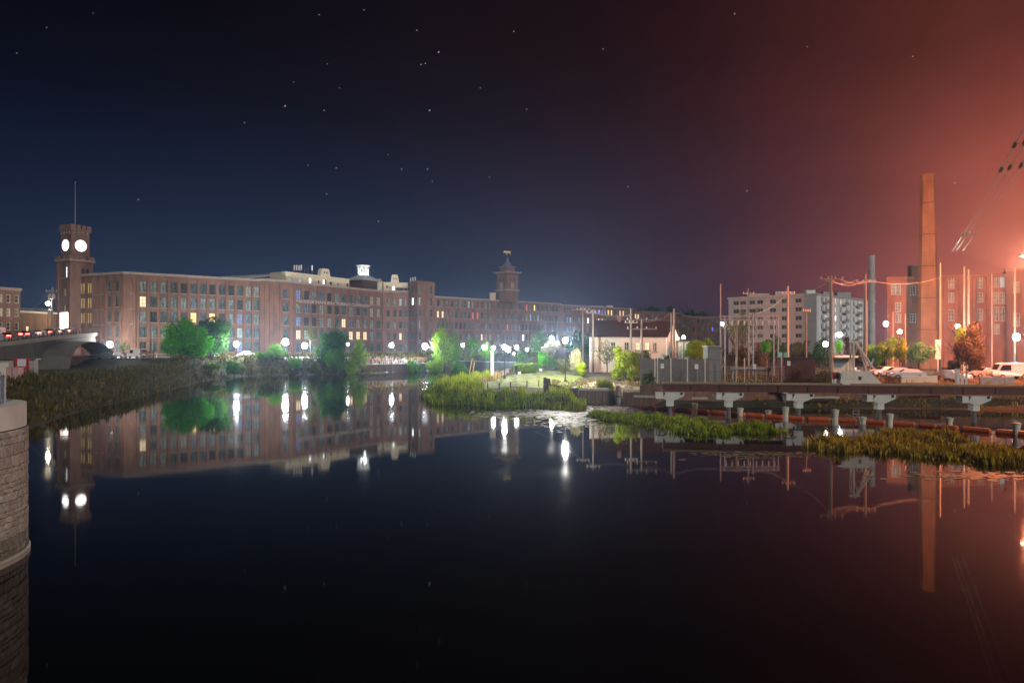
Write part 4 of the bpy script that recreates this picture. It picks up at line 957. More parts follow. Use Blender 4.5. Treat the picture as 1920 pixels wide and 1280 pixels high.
# ================================================================== vegetation
def leafmat(name, c, c2, transl=.35):
    return mat(name, c, .7, c2, 1.6, spec=.15, transl=transl, detail=2)
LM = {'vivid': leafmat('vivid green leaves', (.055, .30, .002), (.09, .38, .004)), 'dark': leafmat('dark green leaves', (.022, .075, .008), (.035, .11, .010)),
      'mid': leafmat('mid green leaves', (.05, .15, .008), (.085, .21, .012)), 'lime': leafmat('lime green leaves', (.12, .24, .008), (.19, .32, .012)),
      'yellow': leafmat('yellow green leaves', (.19, .26, .004), (.28, .34, .008)), 'olive': leafmat('olive leaves', (.075, .085, .02), (.11, .12, .03)),
      'pale': leafmat('pale lamplit leaves', (.32, .27, .18), (.22, .24, .08)), 'white': leafmat('lamp-bleached leaves', (.42, .42, .36), (.30, .34, .22)),  # lamp glare and lamplight put into these pale and white leaf colours
      'brown': leafmat('brown red-washed leaves', (.10, .055, .02), (.07, .06, .02)), 'mint': leafmat('mint green leaves', (.08, .24, .10), (.12, .30, .13))}  # brown: red wash over the right-hand trees put into the leaf colour
BARK = mat('bark', (.10, .08, .06), .9, (.06, .05, .04), 5, stretch=(1, 1, .2))
def crown_mesh(name, seed, nb=14, n=2600, leaf=.075, droop=0, up=.55, flat=1.0):
    """leaf-sized faces spread over many overlapping clumps, unit radius, centre at the origin"""
    r = np.random.RandomState(seed); v = []; 
    bl = []
    for i in range(nb):
        while True:
            q = r.uniform(-1, 1, 3)
            if (q**2).sum() < 1: break
        bl.append((*(q*np.array((.72, .72, .72*flat))), r.uniform(.22, .42)))
    bl.append((0, 0, 0, .55)); bl = np.array(bl); w = bl[:, 3]**2; ch = r.choice(len(bl), n, p=w/w.sum())
    d = r.normal(size=(n, 3)); d /= np.linalg.norm(d, axis=1)[:, None]
    rad = bl[ch, 3]*(1-np.abs(r.normal(0, .26, n))+.22*(r.uniform(0, 1, n) < .16)*r.uniform(.3, 1.6, n))
    c = bl[ch, :3]+d*rad[:, None]
    if droop: c[:, 2] -= droop*np.hypot(c[:, 0], c[:, 1])**2*r.uniform(.4, 1, n)
    t = r.normal(size=(n, 3)); t -= d*(t*d).sum(1)[:, None]*up; t /= np.linalg.norm(t, axis=1)[:, None]
    b = np.cross(t, d+r.normal(0, .5, (n, 3))); b /= np.linalg.norm(b, axis=1)[:, None]
    s = leaf*r.uniform(.6, 1.4, n)[:, None]
    V = np.stack([c-t*s*.9, c-b*s*.45, c+t*s*.9, c+b*s*.45], 1).reshape(-1, 3)
    me = bpy.data.meshes.new(name); me.from_pydata(V.tolist(), [], np.arange(4*n).reshape(n, 4).tolist()); me.update()
    return me
CR = {'round': [crown_mesh('crown', 1, 16, 4200), crown_mesh('crown', 2, 12, 4200), crown_mesh('crown', 3, 20, 4600, .07)],
      'loose': [crown_mesh('crown', 4, 22, 2400, .065, .3), crown_mesh('crown', 5, 18, 2200, .065, .35)],
      'bush': [crown_mesh('crown', 6, 10, 1700, .11, flat=.8), crown_mesh('crown', 7, 12, 1700, .11, flat=.8)],
      'sparse': [crown_mesh('crown', 8, 26, 900, .05, .2)],
      'feather': [crown_mesh('crown', 9, 18, 2600, .08, -.15, .95)]}
def trunk_mesh(seed, limbs=7, spread=.45):
    r = random.Random(seed); b = MB(); p = Vector((0, 0, 0)); top = .62
    pts = [Vector((r.uniform(-.02, .02), r.uniform(-.02, .02), top*k/4)) for k in range(5)]
    for k in range(4): b.tube(pts[k], pts[k+1], .034-.005*k, .034-.005*(k+1), 7, k == 0)
    for k in range(limbs):
        a = 2*math.pi*k/limbs+r.uniform(-.4, .4); z = r.uniform(.28, .6); s = Vector((0, 0, z)); q = s+Vector((math.cos(a)*spread*.5, math.sin(a)*spread*.5, r.uniform(.12, .24))); e = q+Vector((math.cos(a)*spread*.35, math.sin(a)*spread*.35, r.uniform(.06, .2)))
        b.tube(s, q, .016, .011, 5, False); b.tube(q, e, .011, .004, 5, False)
        for j in (-1, 1): b.tube(q, q+Vector((math.cos(a+j)*.14, math.sin(a+j)*.14, .12)), .008, .003, 4, False)
    return b.mesh('trunk', BARK)
TR = [trunk_mesh(1), trunk_mesh(2, 9), trunk_mesh(3, 5, .3)]
_k = [0]
def tree(px, ytop, ybot, wpx, d, label, kind='round', leaf='mid', cat='tree', name='tree', group=None, base=None, trunk=True, trunk_h=None):
    """crown between the bearings, ybot = bottom of the crown; the trunk runs down to the ground"""
    p = at(px, d); zb = H(p.x, p.y) if base is None else base
    z1 = zat(ytop, d); z0 = max(zat(ybot, d), zb+.1) if trunk else zb-.25; rx = wpx/F*d/2; rz_ = (z1-z0)/2
    T = thing(name, label, cat, (p.x, p.y, zb), group); _k[0] += 1; rr = random.Random(_k[0]*13)
    ms = CR[kind]; me = ms[_k[0] % len(ms)]
    c = meshobj('crown' if cat == 'tree' else 'foliage', me, T, (0, 0, (z0+z1)/2-zb), rr.uniform(0, 6.28), (rx*1.08, rx*1.08, rz_*1.08), LM[leaf])
    h = (z0+z1)/2-zb+rz_*.5
    if trunk:
        th = h/.8; meshobj('trunk', TR[_k[0] % 3], T, (0, 0, -.15), rr.uniform(0, 6), (max(th*.75, rx*.9), max(th*.75, rx*.9), th), BARK)
    else:
        meshobj('stem', TR[_k[0] % 3], T, (0, 0, -.1), rr.uniform(0, 6), (rx*.8, rx*.8, max(.5, h)), BARK)
    return T
G1 = 'trees along the far bank'
tree(338, 586, 686, 98, 165, 'big vivid green tree glowing left of the bank lamp', 'round', 'vivid', group=G1)  # lamplit side of the big tree, brightness put into the leaf colour
tree(395, 588, 684, 84, 170, 'shaded half of the big green tree pair, next to the lamp', 'round', 'dark', group=G1)  # shaded side of the big tree, darkness put into the leaf colour
tree(360, 612, 690, 70, 162, 'low bright green tree filling the foot of the big pair', 'round', 'vivid', group=G1)
tree(232, 636, 662, 26, 167, 'slim young tree in the lot before the mill corner', 'sparse', 'mid', group=G1)
tree(621, 610, 690, 62, 181, 'dark cone-shaped bank tree left of the three lit windows', 'round', 'dark', group=G1)
tree(634, 648, 694, 50, 178, 'brighter low tree at the foot of the dark cone-shaped one', 'loose', 'mid', group=G1)
tree(672, 638, 690, 42, 182, 'thin yellowish bank tree leaning by the retaining wall', 'loose', 'lime', group=G1)
tree(583, 602, 650, 34, 184, 'almost bare grey tree between the lamp and the dark tree', 'sparse', 'olive', group=G1)
tree(516, 645, 688, 48, 178, 'green shrub tree left of the brightest bank lamp', 'loose', 'mid', group=G1)
tree(828, 604, 690, 46, 203, 'tall loose lime tree right of the stair tower', 'loose', 'lime', group=G1)
tree(850, 622, 690, 34, 205, 'slighter green tree leaning against the tall loose one', 'loose', 'mid', group=G1)
tree(887, 626, 672, 36, 212, 'airy green tree before the long wing', 'loose', 'mid', group=G1)
tree(915, 640, 680, 30, 208, 'low tree right of the airy one on the far bank', 'loose', 'mid', group=G1)
tree(1012, 612, 680, 44, 200, 'dark leafy tree behind the white-lit tree', 'loose', 'mid', group=G1)
tree(1090, 620, 690, 62, 190, 'broad dim green tree behind the pale shrub', 'round', 'dark', group=G1)
tree(978, 652, 690, 40, 196, 'dull green tree behind the clipped hedge', 'loose', 'dark', group=G1)
G2 = 'bushes along the far bank'
for px, y0, y1, w, d, k, l, lab in ((492, 658, 690, 30, 176, 'bush', 'mid', 'round bush at the left foot of the stair bay'), (553, 668, 694, 34, 177, 'bush', 'mid', 'bush under the two brightest bank lamps'), (590, 672, 696, 30, 178, 'bush', 'olive', 'olive bush below the bare tree'),
                              (660, 668, 698, 36, 179, 'bush', 'lime', 'lime bush at the left end of the retaining wall'), (778, 668, 694, 30, 194, 'bush', 'mid', 'bush below the wide lamp by the stair tower'), (812, 672, 694, 40, 196, 'bush', 'lime', 'bright bush left of the loose lime tree'),
                              (862, 670, 694, 40, 200, 'bush', 'mid', 'bush right of the loose lime tree'), (330, 676, 700, 40, 156, 'bush', 'vivid', 'bush on the bank under the vivid tree'), (395, 676, 700, 44, 160, 'bush', 'lime', 'bush below the dark half of the tree pair'), (440, 672, 698, 40, 166, 'bush', 'mid', 'bush under the lamp beside the tree pair')):
    tree(px, y0, y1, w, d, lab, k, l, 'bush', 'bush', G2, trunk=False)
G3 = 'garden shrubs on the grassy point'
tree(1034, 633, 668, 50, 149, 'dazzling lamp-whitened tree lit from inside behind the hedge', 'bush', 'white', 'tree', 'tree', None)
tree(1018, 655, 692, 26, 142, 'upright green shrub at the right end of the hedge', 'bush', 'vivid', 'shrub', 'shrub', G3, trunk=False)
tree(1036, 660, 690, 24, 140, 'second upright green shrub, beside the one at the hedge end', 'bush', 'mid', 'shrub', 'shrub', G3, trunk=False)
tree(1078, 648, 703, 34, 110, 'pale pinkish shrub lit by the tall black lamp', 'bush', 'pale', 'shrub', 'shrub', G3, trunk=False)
tree(1057, 664, 706, 30, 112, 'olive shrub just behind the tall black lamp', 'bush', 'olive', 'shrub', 'shrub', G3, trunk=False)
tree(1090, 676, 706, 26, 108, 'low yellow shrub right of the pale pinkish one', 'bush', 'yellow', 'shrub', 'shrub', G3, trunk=False)
tree(1138, 628, 692, 56, 113, 'dark spotty tree in front of the white house wall', 'sparse', 'olive', 'tree', 'tree', None)
tree(1172, 640, 698, 66, 104, 'glowing yellow-green weeping bush before the white house', 'round', 'yellow', 'bush', 'bush', None, trunk=False)
tree(1208, 645, 692, 42, 108, 'dull olive bush right of the glowing one', 'bush', 'olive', 'bush', 'bush', None, trunk=False)
tree(1156, 600, 640, 60, 150, 'dark tree top showing over the white house roof', 'round', 'dark', 'tree', 'tree', None)
tree(1249, 660, 690, 14, 116, 'small dark conifer at the gable end of the white house', 'bush', 'dark', 'tree', 'tree', None)
tree(1302, 634, 676, 52, 122, 'bright lime tree right of the white house', 'round', 'yellow', 'tree', 'tree', None)
tree(1330, 632, 670, 26, 126, 'thin lime tree beside the grey concrete block', 'feather', 'lime', 'tree', 'tree', None)
G4 = 'trees behind the substation'
for px, y0, y1, w, d, k, l, lab in ((1392, 570, 660, 60, 160, 'sparse', 'olive', 'bare wiry tree at the left end of the apartment block'), (1375, 598, 640, 40, 150, 'sparse', 'olive', 'thin twiggy tree by the first steel post'), (1387, 640, 690, 50, 128, 'loose', 'brown', 'brown bush behind the substation pipes'), (1422, 645, 690, 46, 130, 'loose', 'brown', 'orange brown bush right of the tall steel post'),
                              (1438, 636, 668, 22, 126, 'bush', 'vivid', 'small vivid green tree above the brown thicket'), (1452, 630, 690, 44, 170, 'round', 'dark', 'dark tree under the apartment windows, leftmost'), (1500, 632, 685, 50, 168, 'round', 'olive', 'olive tree under the apartment corner'), (1540, 630, 690, 44, 160, 'round', 'dark', 'dark tree between the apartment corner and the pole'),
                              (1572, 634, 664, 16, 127, 'loose', 'vivid', 'little green tree lit by the low bluish lamp'), (1600, 626, 690, 46, 165, 'round', 'brown', 'rusty dark tree below the balconies'), (1636, 645, 690, 34, 120, 'feather', 'lime', 'feathery green tree beside the boat mast pole'), (1668, 630, 682, 52, 116, 'feather', 'lime', 'feathery lime tree under the warm lot lamp'),
                              (1692, 632, 684, 30, 112, 'feather', 'yellow', 'yellow feathery tree left of the mint one'), (1722, 640, 688, 56, 108, 'feather', 'mint', 'mint green tree lit from behind by the chimney'), (1818, 604, 690, 66, 104, 'round', 'brown', 'large dark rusty tree before the brick works'), (1800, 606, 660, 26, 110, 'feather', 'lime', 'narrow lit green tree at the edge of the dark one'),
                              (1790, 672, 700, 28, 106, 'bush', 'brown', 'orange bush at the foot of the chimney'), (1500, 690, 722, 60, 92, 'loose', 'brown', 'brown bush leaning over the dock wall'), (1540, 685, 722, 44, 90, 'loose', 'olive', 'olive bush left of the red drum'), (1672, 690, 722, 40, 88, 'sparse', 'brown', 'bare red twiggy bush right of the white rake'), (1216, 690, 712, 36, 92, 'bush', 'olive', 'low scrub at the left end of the grey fence')):
    tree(px, y0, y1, w, d, lab, k, l, 'bush' if 'bush' in lab or 'scrub' in lab else 'tree', 'bush' if 'bush' in lab or 'scrub' in lab else 'tree', G4, trunk='bush' not in lab and 'scrub' not in lab)
G5 = 'wooded hill beyond the mills'
for i, (px, y0, w, lab) in enumerate(((1195, 574, 44, 'leftmost dark tree on the far hill'), (1228, 570, 40, 'dark hill tree behind the pale roof vents'), (1262, 573, 42, 'third dark tree on the far hill'), (1296, 576, 40, 'fourth dark tree on the far hill, above the mill roof'), (1322, 582, 34, 'rightmost dark tree on the far hill'))):
    tree(px, y0, 612, w, 395+i*5, lab, 'round', 'dark', 'tree', 'tree', G5, base=4)

def blades(name, pts, hmin, hmax, wid, m, lean=.25, kind='stuff', seed=1):
    """upright leaf blades, one thin bent strip each"""
    r = np.random.RandomState(seed); n = len(pts); P = np.asarray(pts)
    cl = .72+.45*np.sin(P[:, 0]*1.1+1.7*np.sin(P[:, 1]*.8+seed))*np.sin(P[:, 1]*1.3+seed)+.25*np.sin(P[:, 0]*3.1+seed)
    h = r.uniform(hmin, hmax, n)*np.clip(cl, .35, 1.3); a = r.uniform(0, 6.28, n); w = wid*r.uniform(.6, 1.4, n); l = r.uniform(0, lean, n)*h; b = r.uniform(0, 6.28, n)
    u = np.stack([np.cos(a)*w, np.sin(a)*w, 0*a], -1); q = np.stack([np.cos(b)*l, np.sin(b)*l, h], -1)
    mid = P+q*np.array((.35, .35, .55))
    V = np.stack([P-u*.6, P+u*.6, mid+u, mid-u, P+q], 1).reshape(-1, 3)
    f = []; 
    for i in range(n): o = 5*i; f.append((o, o+1, o+2, o+3)); f.append((o+3, o+2, o+4))
    me = bpy.data.meshes.new(name); me.from_pydata(V.tolist(), [], f); me.materials.append(m); me.update()
    at_ = me.attributes.new('shade', 'FLOAT', 'POINT'); at_.data.foreach_set('value', np.repeat(np.clip(.5+.30*(cl-.72)+r.normal(0, .27, n), 0, 1), 5).astype(np.float32))
    o = bpy.data.objects.new(name, me); COL.objects.link(o); tag(o, kind=kind); return o
def blademat(name, c1, c2, transl=.3):
    m = mat(name, c1, .75, c2, 1.0, spec=.1, transl=transl); t = m.node_tree
    a = N(t, 'ShaderNodeAttribute'); a.attribute_name = 'shade'; r = [n for n in t.nodes if n.type == 'VALTORGB'][0]
    r.color_ramp.elements[0].position = .22; r.color_ramp.elements[1].position = .92; q = r.color_ramp.elements.new(.06); q.color = (.20, .14, .055, 1); q = r.color_ramp.elements.new(.14); q.color = (.15, .11, .04, 1); t.links.new(a.outputs['Fac'], r.inputs[0]); return m
REED = blademat('reed green', (.08, .13, .006), (.40, .52, .018))
REED2 = blademat('dark bank weeds', (.026, .032, .006), (.105, .085, .018), .2)
REED3 = blademat('olive reeds', (.16, .125, .010), (.55, .40, .035))
DRY = blademat('dry pale grass', (.15, .12, .04), (.40, .30, .15), .2)
LAWN = blademat('lawn blades', (.06, .09, .012), (.15, .18, .03), .2)
rs = np.random.RandomState(11)
def scatter(n, x0, x1, y0, y1, test):
    x = rs.uniform(x0, x1, n); y = rs.uniform(y0, y1, n); s = sdf(x, y); z = hgt(x, y); k = test(x, y, s)
    return np.stack([x, y, np.maximum(z, 0)], -1)[k]
# weeds on the left bank, clumpy; thinner away from the water
clump = lambda x, y: np.sin(x*.9+1.3*np.sin(y*.5))*np.cos(y*.7+x*.2)+np.random.RandomState(5).uniform(-.8, .8, x.shape) > -.35
pts = scatter(60000, -100, -35, 55, 176, lambda x, y, s: (s > -.2) & (s < 11) & clump(x, y) & (x < -18) & (rs.uniform(0, 1, x.shape) < np.clip(75/y, .25, 1)))
blades('bank_weeds', pts, .3, 1.35, .10, REED2, .5, seed=2)
pts = scatter(14000, -100, -30, 100, 152, lambda x, y, s: (s > 4) & (s < 14) & clump(y, x))
blades('bank_grass', pts, .2, .8, .08, REED2, .5, seed=21)
pts = scatter(40000, -75, -2, 168, 236, lambda x, y, s: (s > -.1) & (s < 9))
blades('bank_grass', pts, .4, 1.5, .13, REED2, .4, seed=3)
# reedy skirt of the grassy point, and the reed beds standing in the water
def bed(cx, cy, rx, ry, n, seed, hm, name, m, mound=.0, x1=None):
    r = np.random.RandomState(seed); a = r.uniform(0, 6.28, n); q = np.sqrt(r.uniform(0, 1, n))*(1+.38*r.uniform(0, 1, n)**4)
    e = 1+.16*np.sin(3*a+seed)+.12*np.sin(5*a+2*seed)
    x = cx+rx*e*q*np.cos(a); y = cy+ry*e*q*np.sin(a); z = mound*np.maximum(0, 1-q**2)+0*x-.05
    k = (np.sin(x*1.7+seed)*np.sin(y*2.3+.7*seed)+.5*np.sin(x*4.1)*np.sin(y*3.7)) > -.55-.8*(1-q)
    P = np.stack([x, y, z], -1)[k]; o = blades(name, P, hm*.35, hm, .05, m, .6, seed=seed)
    return o
pts = scatter(60000, -17, 12, 76, 116, lambda x, y, s: (s > -1.3+.8*np.sin(x*.8)) & (s < 5.0+.8*np.sin(x*1.3)) & (x < 9.5))
blades('shore_reeds', pts, .35, 1.15, .07, REED, .4, seed=4)
pts = scatter(30000, -16, -4, 95, 130, lambda x, y, s: (s > 1.5) & (s < 7))
blades('shore_reeds', pts, .6, 1.7, .06, REED, .3, seed=41)
pts = scatter(9000, -12, -2, 112, 140, lambda x, y, s: (s > 3) & (s < 9) & (rs.uniform(0, 1, x.shape) < .5))
blades('dry_grass', pts, .4, 1.4, .07, DRY, .4, seed=42)
beds = [(1180, 786, 40, 3.0), (1130, 782, 22, 2.0), (1250, 792, 70, 2.6), (1330, 806, 75, 3.4), (1415, 806, 42, 2.8), (1590, 838, 68, 3.0), (1672, 836, 42, 2.6), (1730, 820, 70, 2.0), (1780, 850, 110, 2.4), (1880, 860, 90, 2.6)]
for i, (px, py, w, ry) in enumerate(beds):
    x, y = P2(px, py); rx = w/F*y
    bed(x, y, rx, ry, int(900*rx), 30+i, .72 if i < 5 else .80, 'water_reeds', REED if i < 5 else REED3, .18)
pts = scatter(26000, 30, 90, 76, 112, lambda x, y, s: (s > .2) & (s < 22) & (rs.uniform(0, 1, x.shape) < np.where(s < 3, .9, .25)))
blades('lot_edge_grass', pts, .15, .6, .05, REED3, .5, seed=43)
pts = scatter(22000, 6, 34, 86, 108, lambda x, y, s: (s > .3) & (s < 14) & (rs.uniform(0, 1, x.shape) < .45))
blades('slope_grass', pts, .15, .5, .05, DRY, .5, seed=44)

# floating duckweed skin near the wall, catching the lamp light
def weed_mats():
    m = mat('floating weed', (.26, .21, .13), .6, (.12, .11, .05), 1.5, spec=.3)
    r = np.random.RandomState(8); V = []; f = []
    def patch(px, py, w, n, h):
        for _ in range(n):
            x, y = P2(px+r.normal(0, w), py+r.normal(0, h)); s = r.uniform(.06, .34); o = len(V); a = r.uniform(0, 6.28); k = 6
            for i in range(k): q = a+6.28*i/k; V.append((x+s*math.cos(q)*r.uniform(.7, 1.3), y+s*.8*math.sin(q), .012+.004*r.uniform()))
            f.append(tuple(range(o, o+k)))
    patch(1105, 771, 45, 900, 5); patch(1000, 776, 60, 700, 4); patch(1070, 788, 30, 500, 7); patch(1150, 765, 25, 500, 4); patch(1420, 852, 60, 120, 4); patch(1820, 892, 60, 160, 4)
    me = bpy.data.meshes.new('floating_weed'); me.from_pydata(V, [], f); me.materials.append(m); me.update()
    o = bpy.data.objects.new('floating_weed', me); COL.objects.link(o); tag(o, kind='stuff')
weed_mats()

# ================================================================== the grassy point
def sheet(name, polypx, m, dz, step=1.2):
    """a sheet laid over the terrain inside a polygon of (x, y) points"""
    P = polypx; xs = np.arange(min(q[0] for q in P), max(q[0] for q in P)+step, step); ys = np.arange(min(q[1] for q in P), max(q[1] for q in P)+step, step)
    X, Y = np.meshgrid(xs, ys); ins = np.zeros(X.shape, bool); n = len(P)
    for i in range(n):
        (x0, y0), (x1, y1) = P[i], P[(i+1) % n]
        ins ^= ((y0 > Y) != (y1 > Y)) & (X < (x1-x0)*(Y-y0)/((y1-y0) if y1 != y0 else 1e-9)+x0)
    Z = hgt(X, Y)+dz; nx = len(xs); v = np.stack([X, Y, Z], -1).reshape(-1, 3); I = ins.ravel(); f = []
    for j in range(len(ys)-1):
        for i in range(nx-1):
            a = j*nx+i
            if I[a] and I[a+1] and I[a+nx] and I[a+nx+1]: f.append((a, a+1, a+nx+1, a+nx))
    me = bpy.data.meshes.new(name); me.from_pydata(v.tolist(), [], f); me.polygons.foreach_set('use_smooth', [True]*len(f)); me.materials.append(m); me.update()
    o = bpy.data.objects.new(name, me); COL.objects.link(o); tag(o, kind='structure'); return o
sheet('lawn', [(-6.5, 96), (6.5, 96), (11, 104), (12, 122), (8, 142), (1, 142), (-2.5, 128)], mat('lawn', (.085, .11, .022), .9, (.13, .145, .035), .5, bump=.3, detail=8), .06, .8)
sheet('path', [(-8.5, 108), (-5.2, 103), (-3.6, 118), (-1.5, 142), (0, 165), (-3.6, 165), (-4.5, 142), (-6.8, 122)], mat('pale gravel path', (.46, .40, .34), .9, (.36, .31, .26), 2, bump=.2), .07, .6)
sheet('gravel_slope', [(8, 90.5), (17, 90.5), (19, 97), (13, 104), (7.5, 98)], mat('pale gravel', (.40, .33, .25), .95, (.24, .19, .13), 1.6, bump=.5, detail=8), .06, .6)
sheet('parking_lot', [(-105, 158), (-20, 196), (-20, 206), (-45, 206), (-72, 199), (-101, 177)], mat('pale asphalt', (.30, .30, .29), .9, (.24, .24, .24), .8), .05, 1.6)
pts = scatter(26000, -7, 12, 96, 142, lambda x, y, s: (s > 4.5) & (x > -3.2+(y-100)*.03))
blades('lawn_grass', pts, .04, .16, .03, LAWN, .6, seed=51)
def hedge():
    A, B = at(969, 139), at(1021, 143); d = (B-A); L = d.length; d /= L; z = H((A.x+B.x)/2, 141)
    T = thing('hedge', 'long clipped hedge lit yellow-green on top behind the lawn', 'hedge', (A.x, A.y, z)); r = np.random.RandomState(4); n = 5200
    u = r.uniform(0, L, n); face = r.uniform(0, 1, n); hh = 1.75+.12*np.sin(u*2.2); o = np.where(face < .45, r.uniform(-.9, .9, n), np.where(face < .8, -.9, .9)); v = np.where(face < .45, hh, r.uniform(.25, 1, n)*hh)
    c = np.stack([A.x+d.x*u-d.y*o, A.y+d.y*u+d.x*o, z+v], -1)+r.normal(0, .07, (n, 3)); t = r.normal(size=(n, 3))*.13; b = r.normal(size=(n, 3))*.09
    V = np.stack([c-t, c-b, c+t, c+b], 1).reshape(-1, 3)-np.array(T.location)
    me = bpy.data.meshes.new('foliage'); me.from_pydata(V.tolist(), [], np.arange(4*n).reshape(n, 4).tolist()); meshobj('foliage', me, T, m=LM['lime'])
    b = MB(); b.box(((A.x+B.x)/2, (A.y+B.y)/2, z+.8), (L-.2, 1.3, 1.6), math.atan2(d.y, d.x)); b.build('branches', mat('hedge core', (.015, .03, .008), .9), T)
hedge()
def point_things():
    G = 'posts of the cable fence along the shore path'
    lab = ('first short post of the cable fence from the reeds', 'second short post of the cable fence, beside the path end', 'third short post of the cable fence on the lawn edge', 'fourth short post of the cable fence, below the lawn', 'fifth short post of the cable fence towards the timber piles', 'last short post of the cable fence before the timber piles')
    ps = []
    for i, (px, py) in enumerate(((907, 716), (914, 718), (936, 721), (957, 724), (988, 720), (1010, 716))):
        d = (96, 95, 94, 94, 96, 98)[i]; p = at(px, d); z = H(p.x, p.y); ps.append(Vector((p.x, p.y, z+.75)))
        T = thing('fence_post', lab[i], 'post', (p.x, p.y, z), G); b = MB(); b.box((p.x, p.y, z+.42), (.16, .16, .95)); b.build('post', WOOD, T)
        b = MB(); b.lathe([(.11, 0), (.11, .04), (.02, .1)], 4, (p.x, p.y, z+.9), R(45)); b.build('post_cap', WOOD, T)
    b = MB(); b.path(ps, .012, 4); tag(b.build('fence_cable', GREYM), 'thin cable strung between the short shore posts', 'cable')
    p = at(923, 130); z = H(p.x, p.y); b = MB(); b.box((p.x, p.y, z+3.0), (.9, .5, 6.2), 0, .75); b.box((p.x, p.y, z+.1), (1.2, .8, .3))
    T = thing('pale_column', 'pale square column brightly lit at the end of the shore path', 'column', (p.x, p.y, z)); m = MB(); m.box((p.x, p.y, z+2.6), (.62, .5, 5.2), 0, .85); m.build('shaft', WHITE, T); m = MB(); m.box((p.x, p.y, z+.15), (.9, .8, .3)); m.build('plinth', CONC, T); m = MB(); m.box((p.x, p.y, z+5.26), (.74, .6, .12)); m.build('cap', WHITE, T)
    for px, y0, y1, ln, lab in ((880, 672, 700, .9, 'leaning yellow plank standing in the reeds, taller one'), (886, 679, 700, .6, 'shorter leaning yellow plank in the reeds')):
        a = at(px, 118, zat(y1, 118)); c = at(px+ln*6, 118, zat(y0, 118)); b = MB(); b.tube(a, c, .10, .10, 4); tag(b.build('leaning_plank', mat('yellow plank', (.55, .36, .10), .7, (.42, .27, .08), 4)), lab, 'plank')
    for px, d, lab in ((974, 131, 'small pale sign board left on the lawn below the hedge'), (1014, 131, 'small pale sign board right on the lawn below the hedge')):
        p = at(px, d); z = H(p.x, p.y); T = thing('lawn_sign', lab, 'sign', (p.x, p.y, z)); b = MB(); b.box((p.x, p.y, z+.62), (.55, .06, .42)); b.build('panel', WHITE, T)
        for s in (-.2, .2): b = MB(); b.box((p.x+s, p.y, z+.2), (.05, .05, .44)); b.build('leg', GREYM, T)
    # low retaining wall on the far side of the channel
    for A, B, zt, lab, m in ((at(676, 186), at(800, 202), 2.3, 'dark low retaining wall under the stair tower bank', mat('dark red wall', (.09, .055, .05), .9, (.06, .045, .04), .6)), (at(850, 221), at(985, 196), 2.6, 'dark retaining wall across the channel behind the point', mat('dark grey wall', (.07, .075, .075), .9, (.05, .052, .052), .6))):
        A = A+Vector((0, -1.5, 0)); B = B+Vector((0, -1.5, 0)); L = length(A, B); T = thing('retaining_wall', lab, 'wall', (A.x, A.y, 0)); b = MB(); along(A, B, 0, L, -.5, zt, -.6, 0, b); b.build('wall_face', m, T)
        b = MB(); along(A, B, -.1, L+.1, zt, zt+.15, -.7, .1, b); b.build('coping', CONC, T)
        for k in range(int(L/4)): b = MB(); along(A, B, 2+k*4, 2.25+k*4, -.5, zt-.05, .003, .12, b); b.build('buttress', m, T)
    A, B = at(686, 189), at(800, 204); T = thing('quay_railing', 'thin reddish railing on the quay below the brick stair tower', 'railing', (A.x, A.y, 2.4)); L = length(A, B); RM = mat('red rail', (.42, .13, .10), .6)
    zz = H(A.x, A.y)
    for z in (zz+.55, zz+1.0): b = MB(); along(A, B, 0, L, z, z+.07, -.03, .03, b); b.build('rail', RM, T)
    for k in range(int(L/2.2)+1): b = MB(); along(A, B, k*2.2, k*2.2+.08, zz-.3, zz+1.07, -.03, .05, b); b.build('post', RM, T)
point_things()

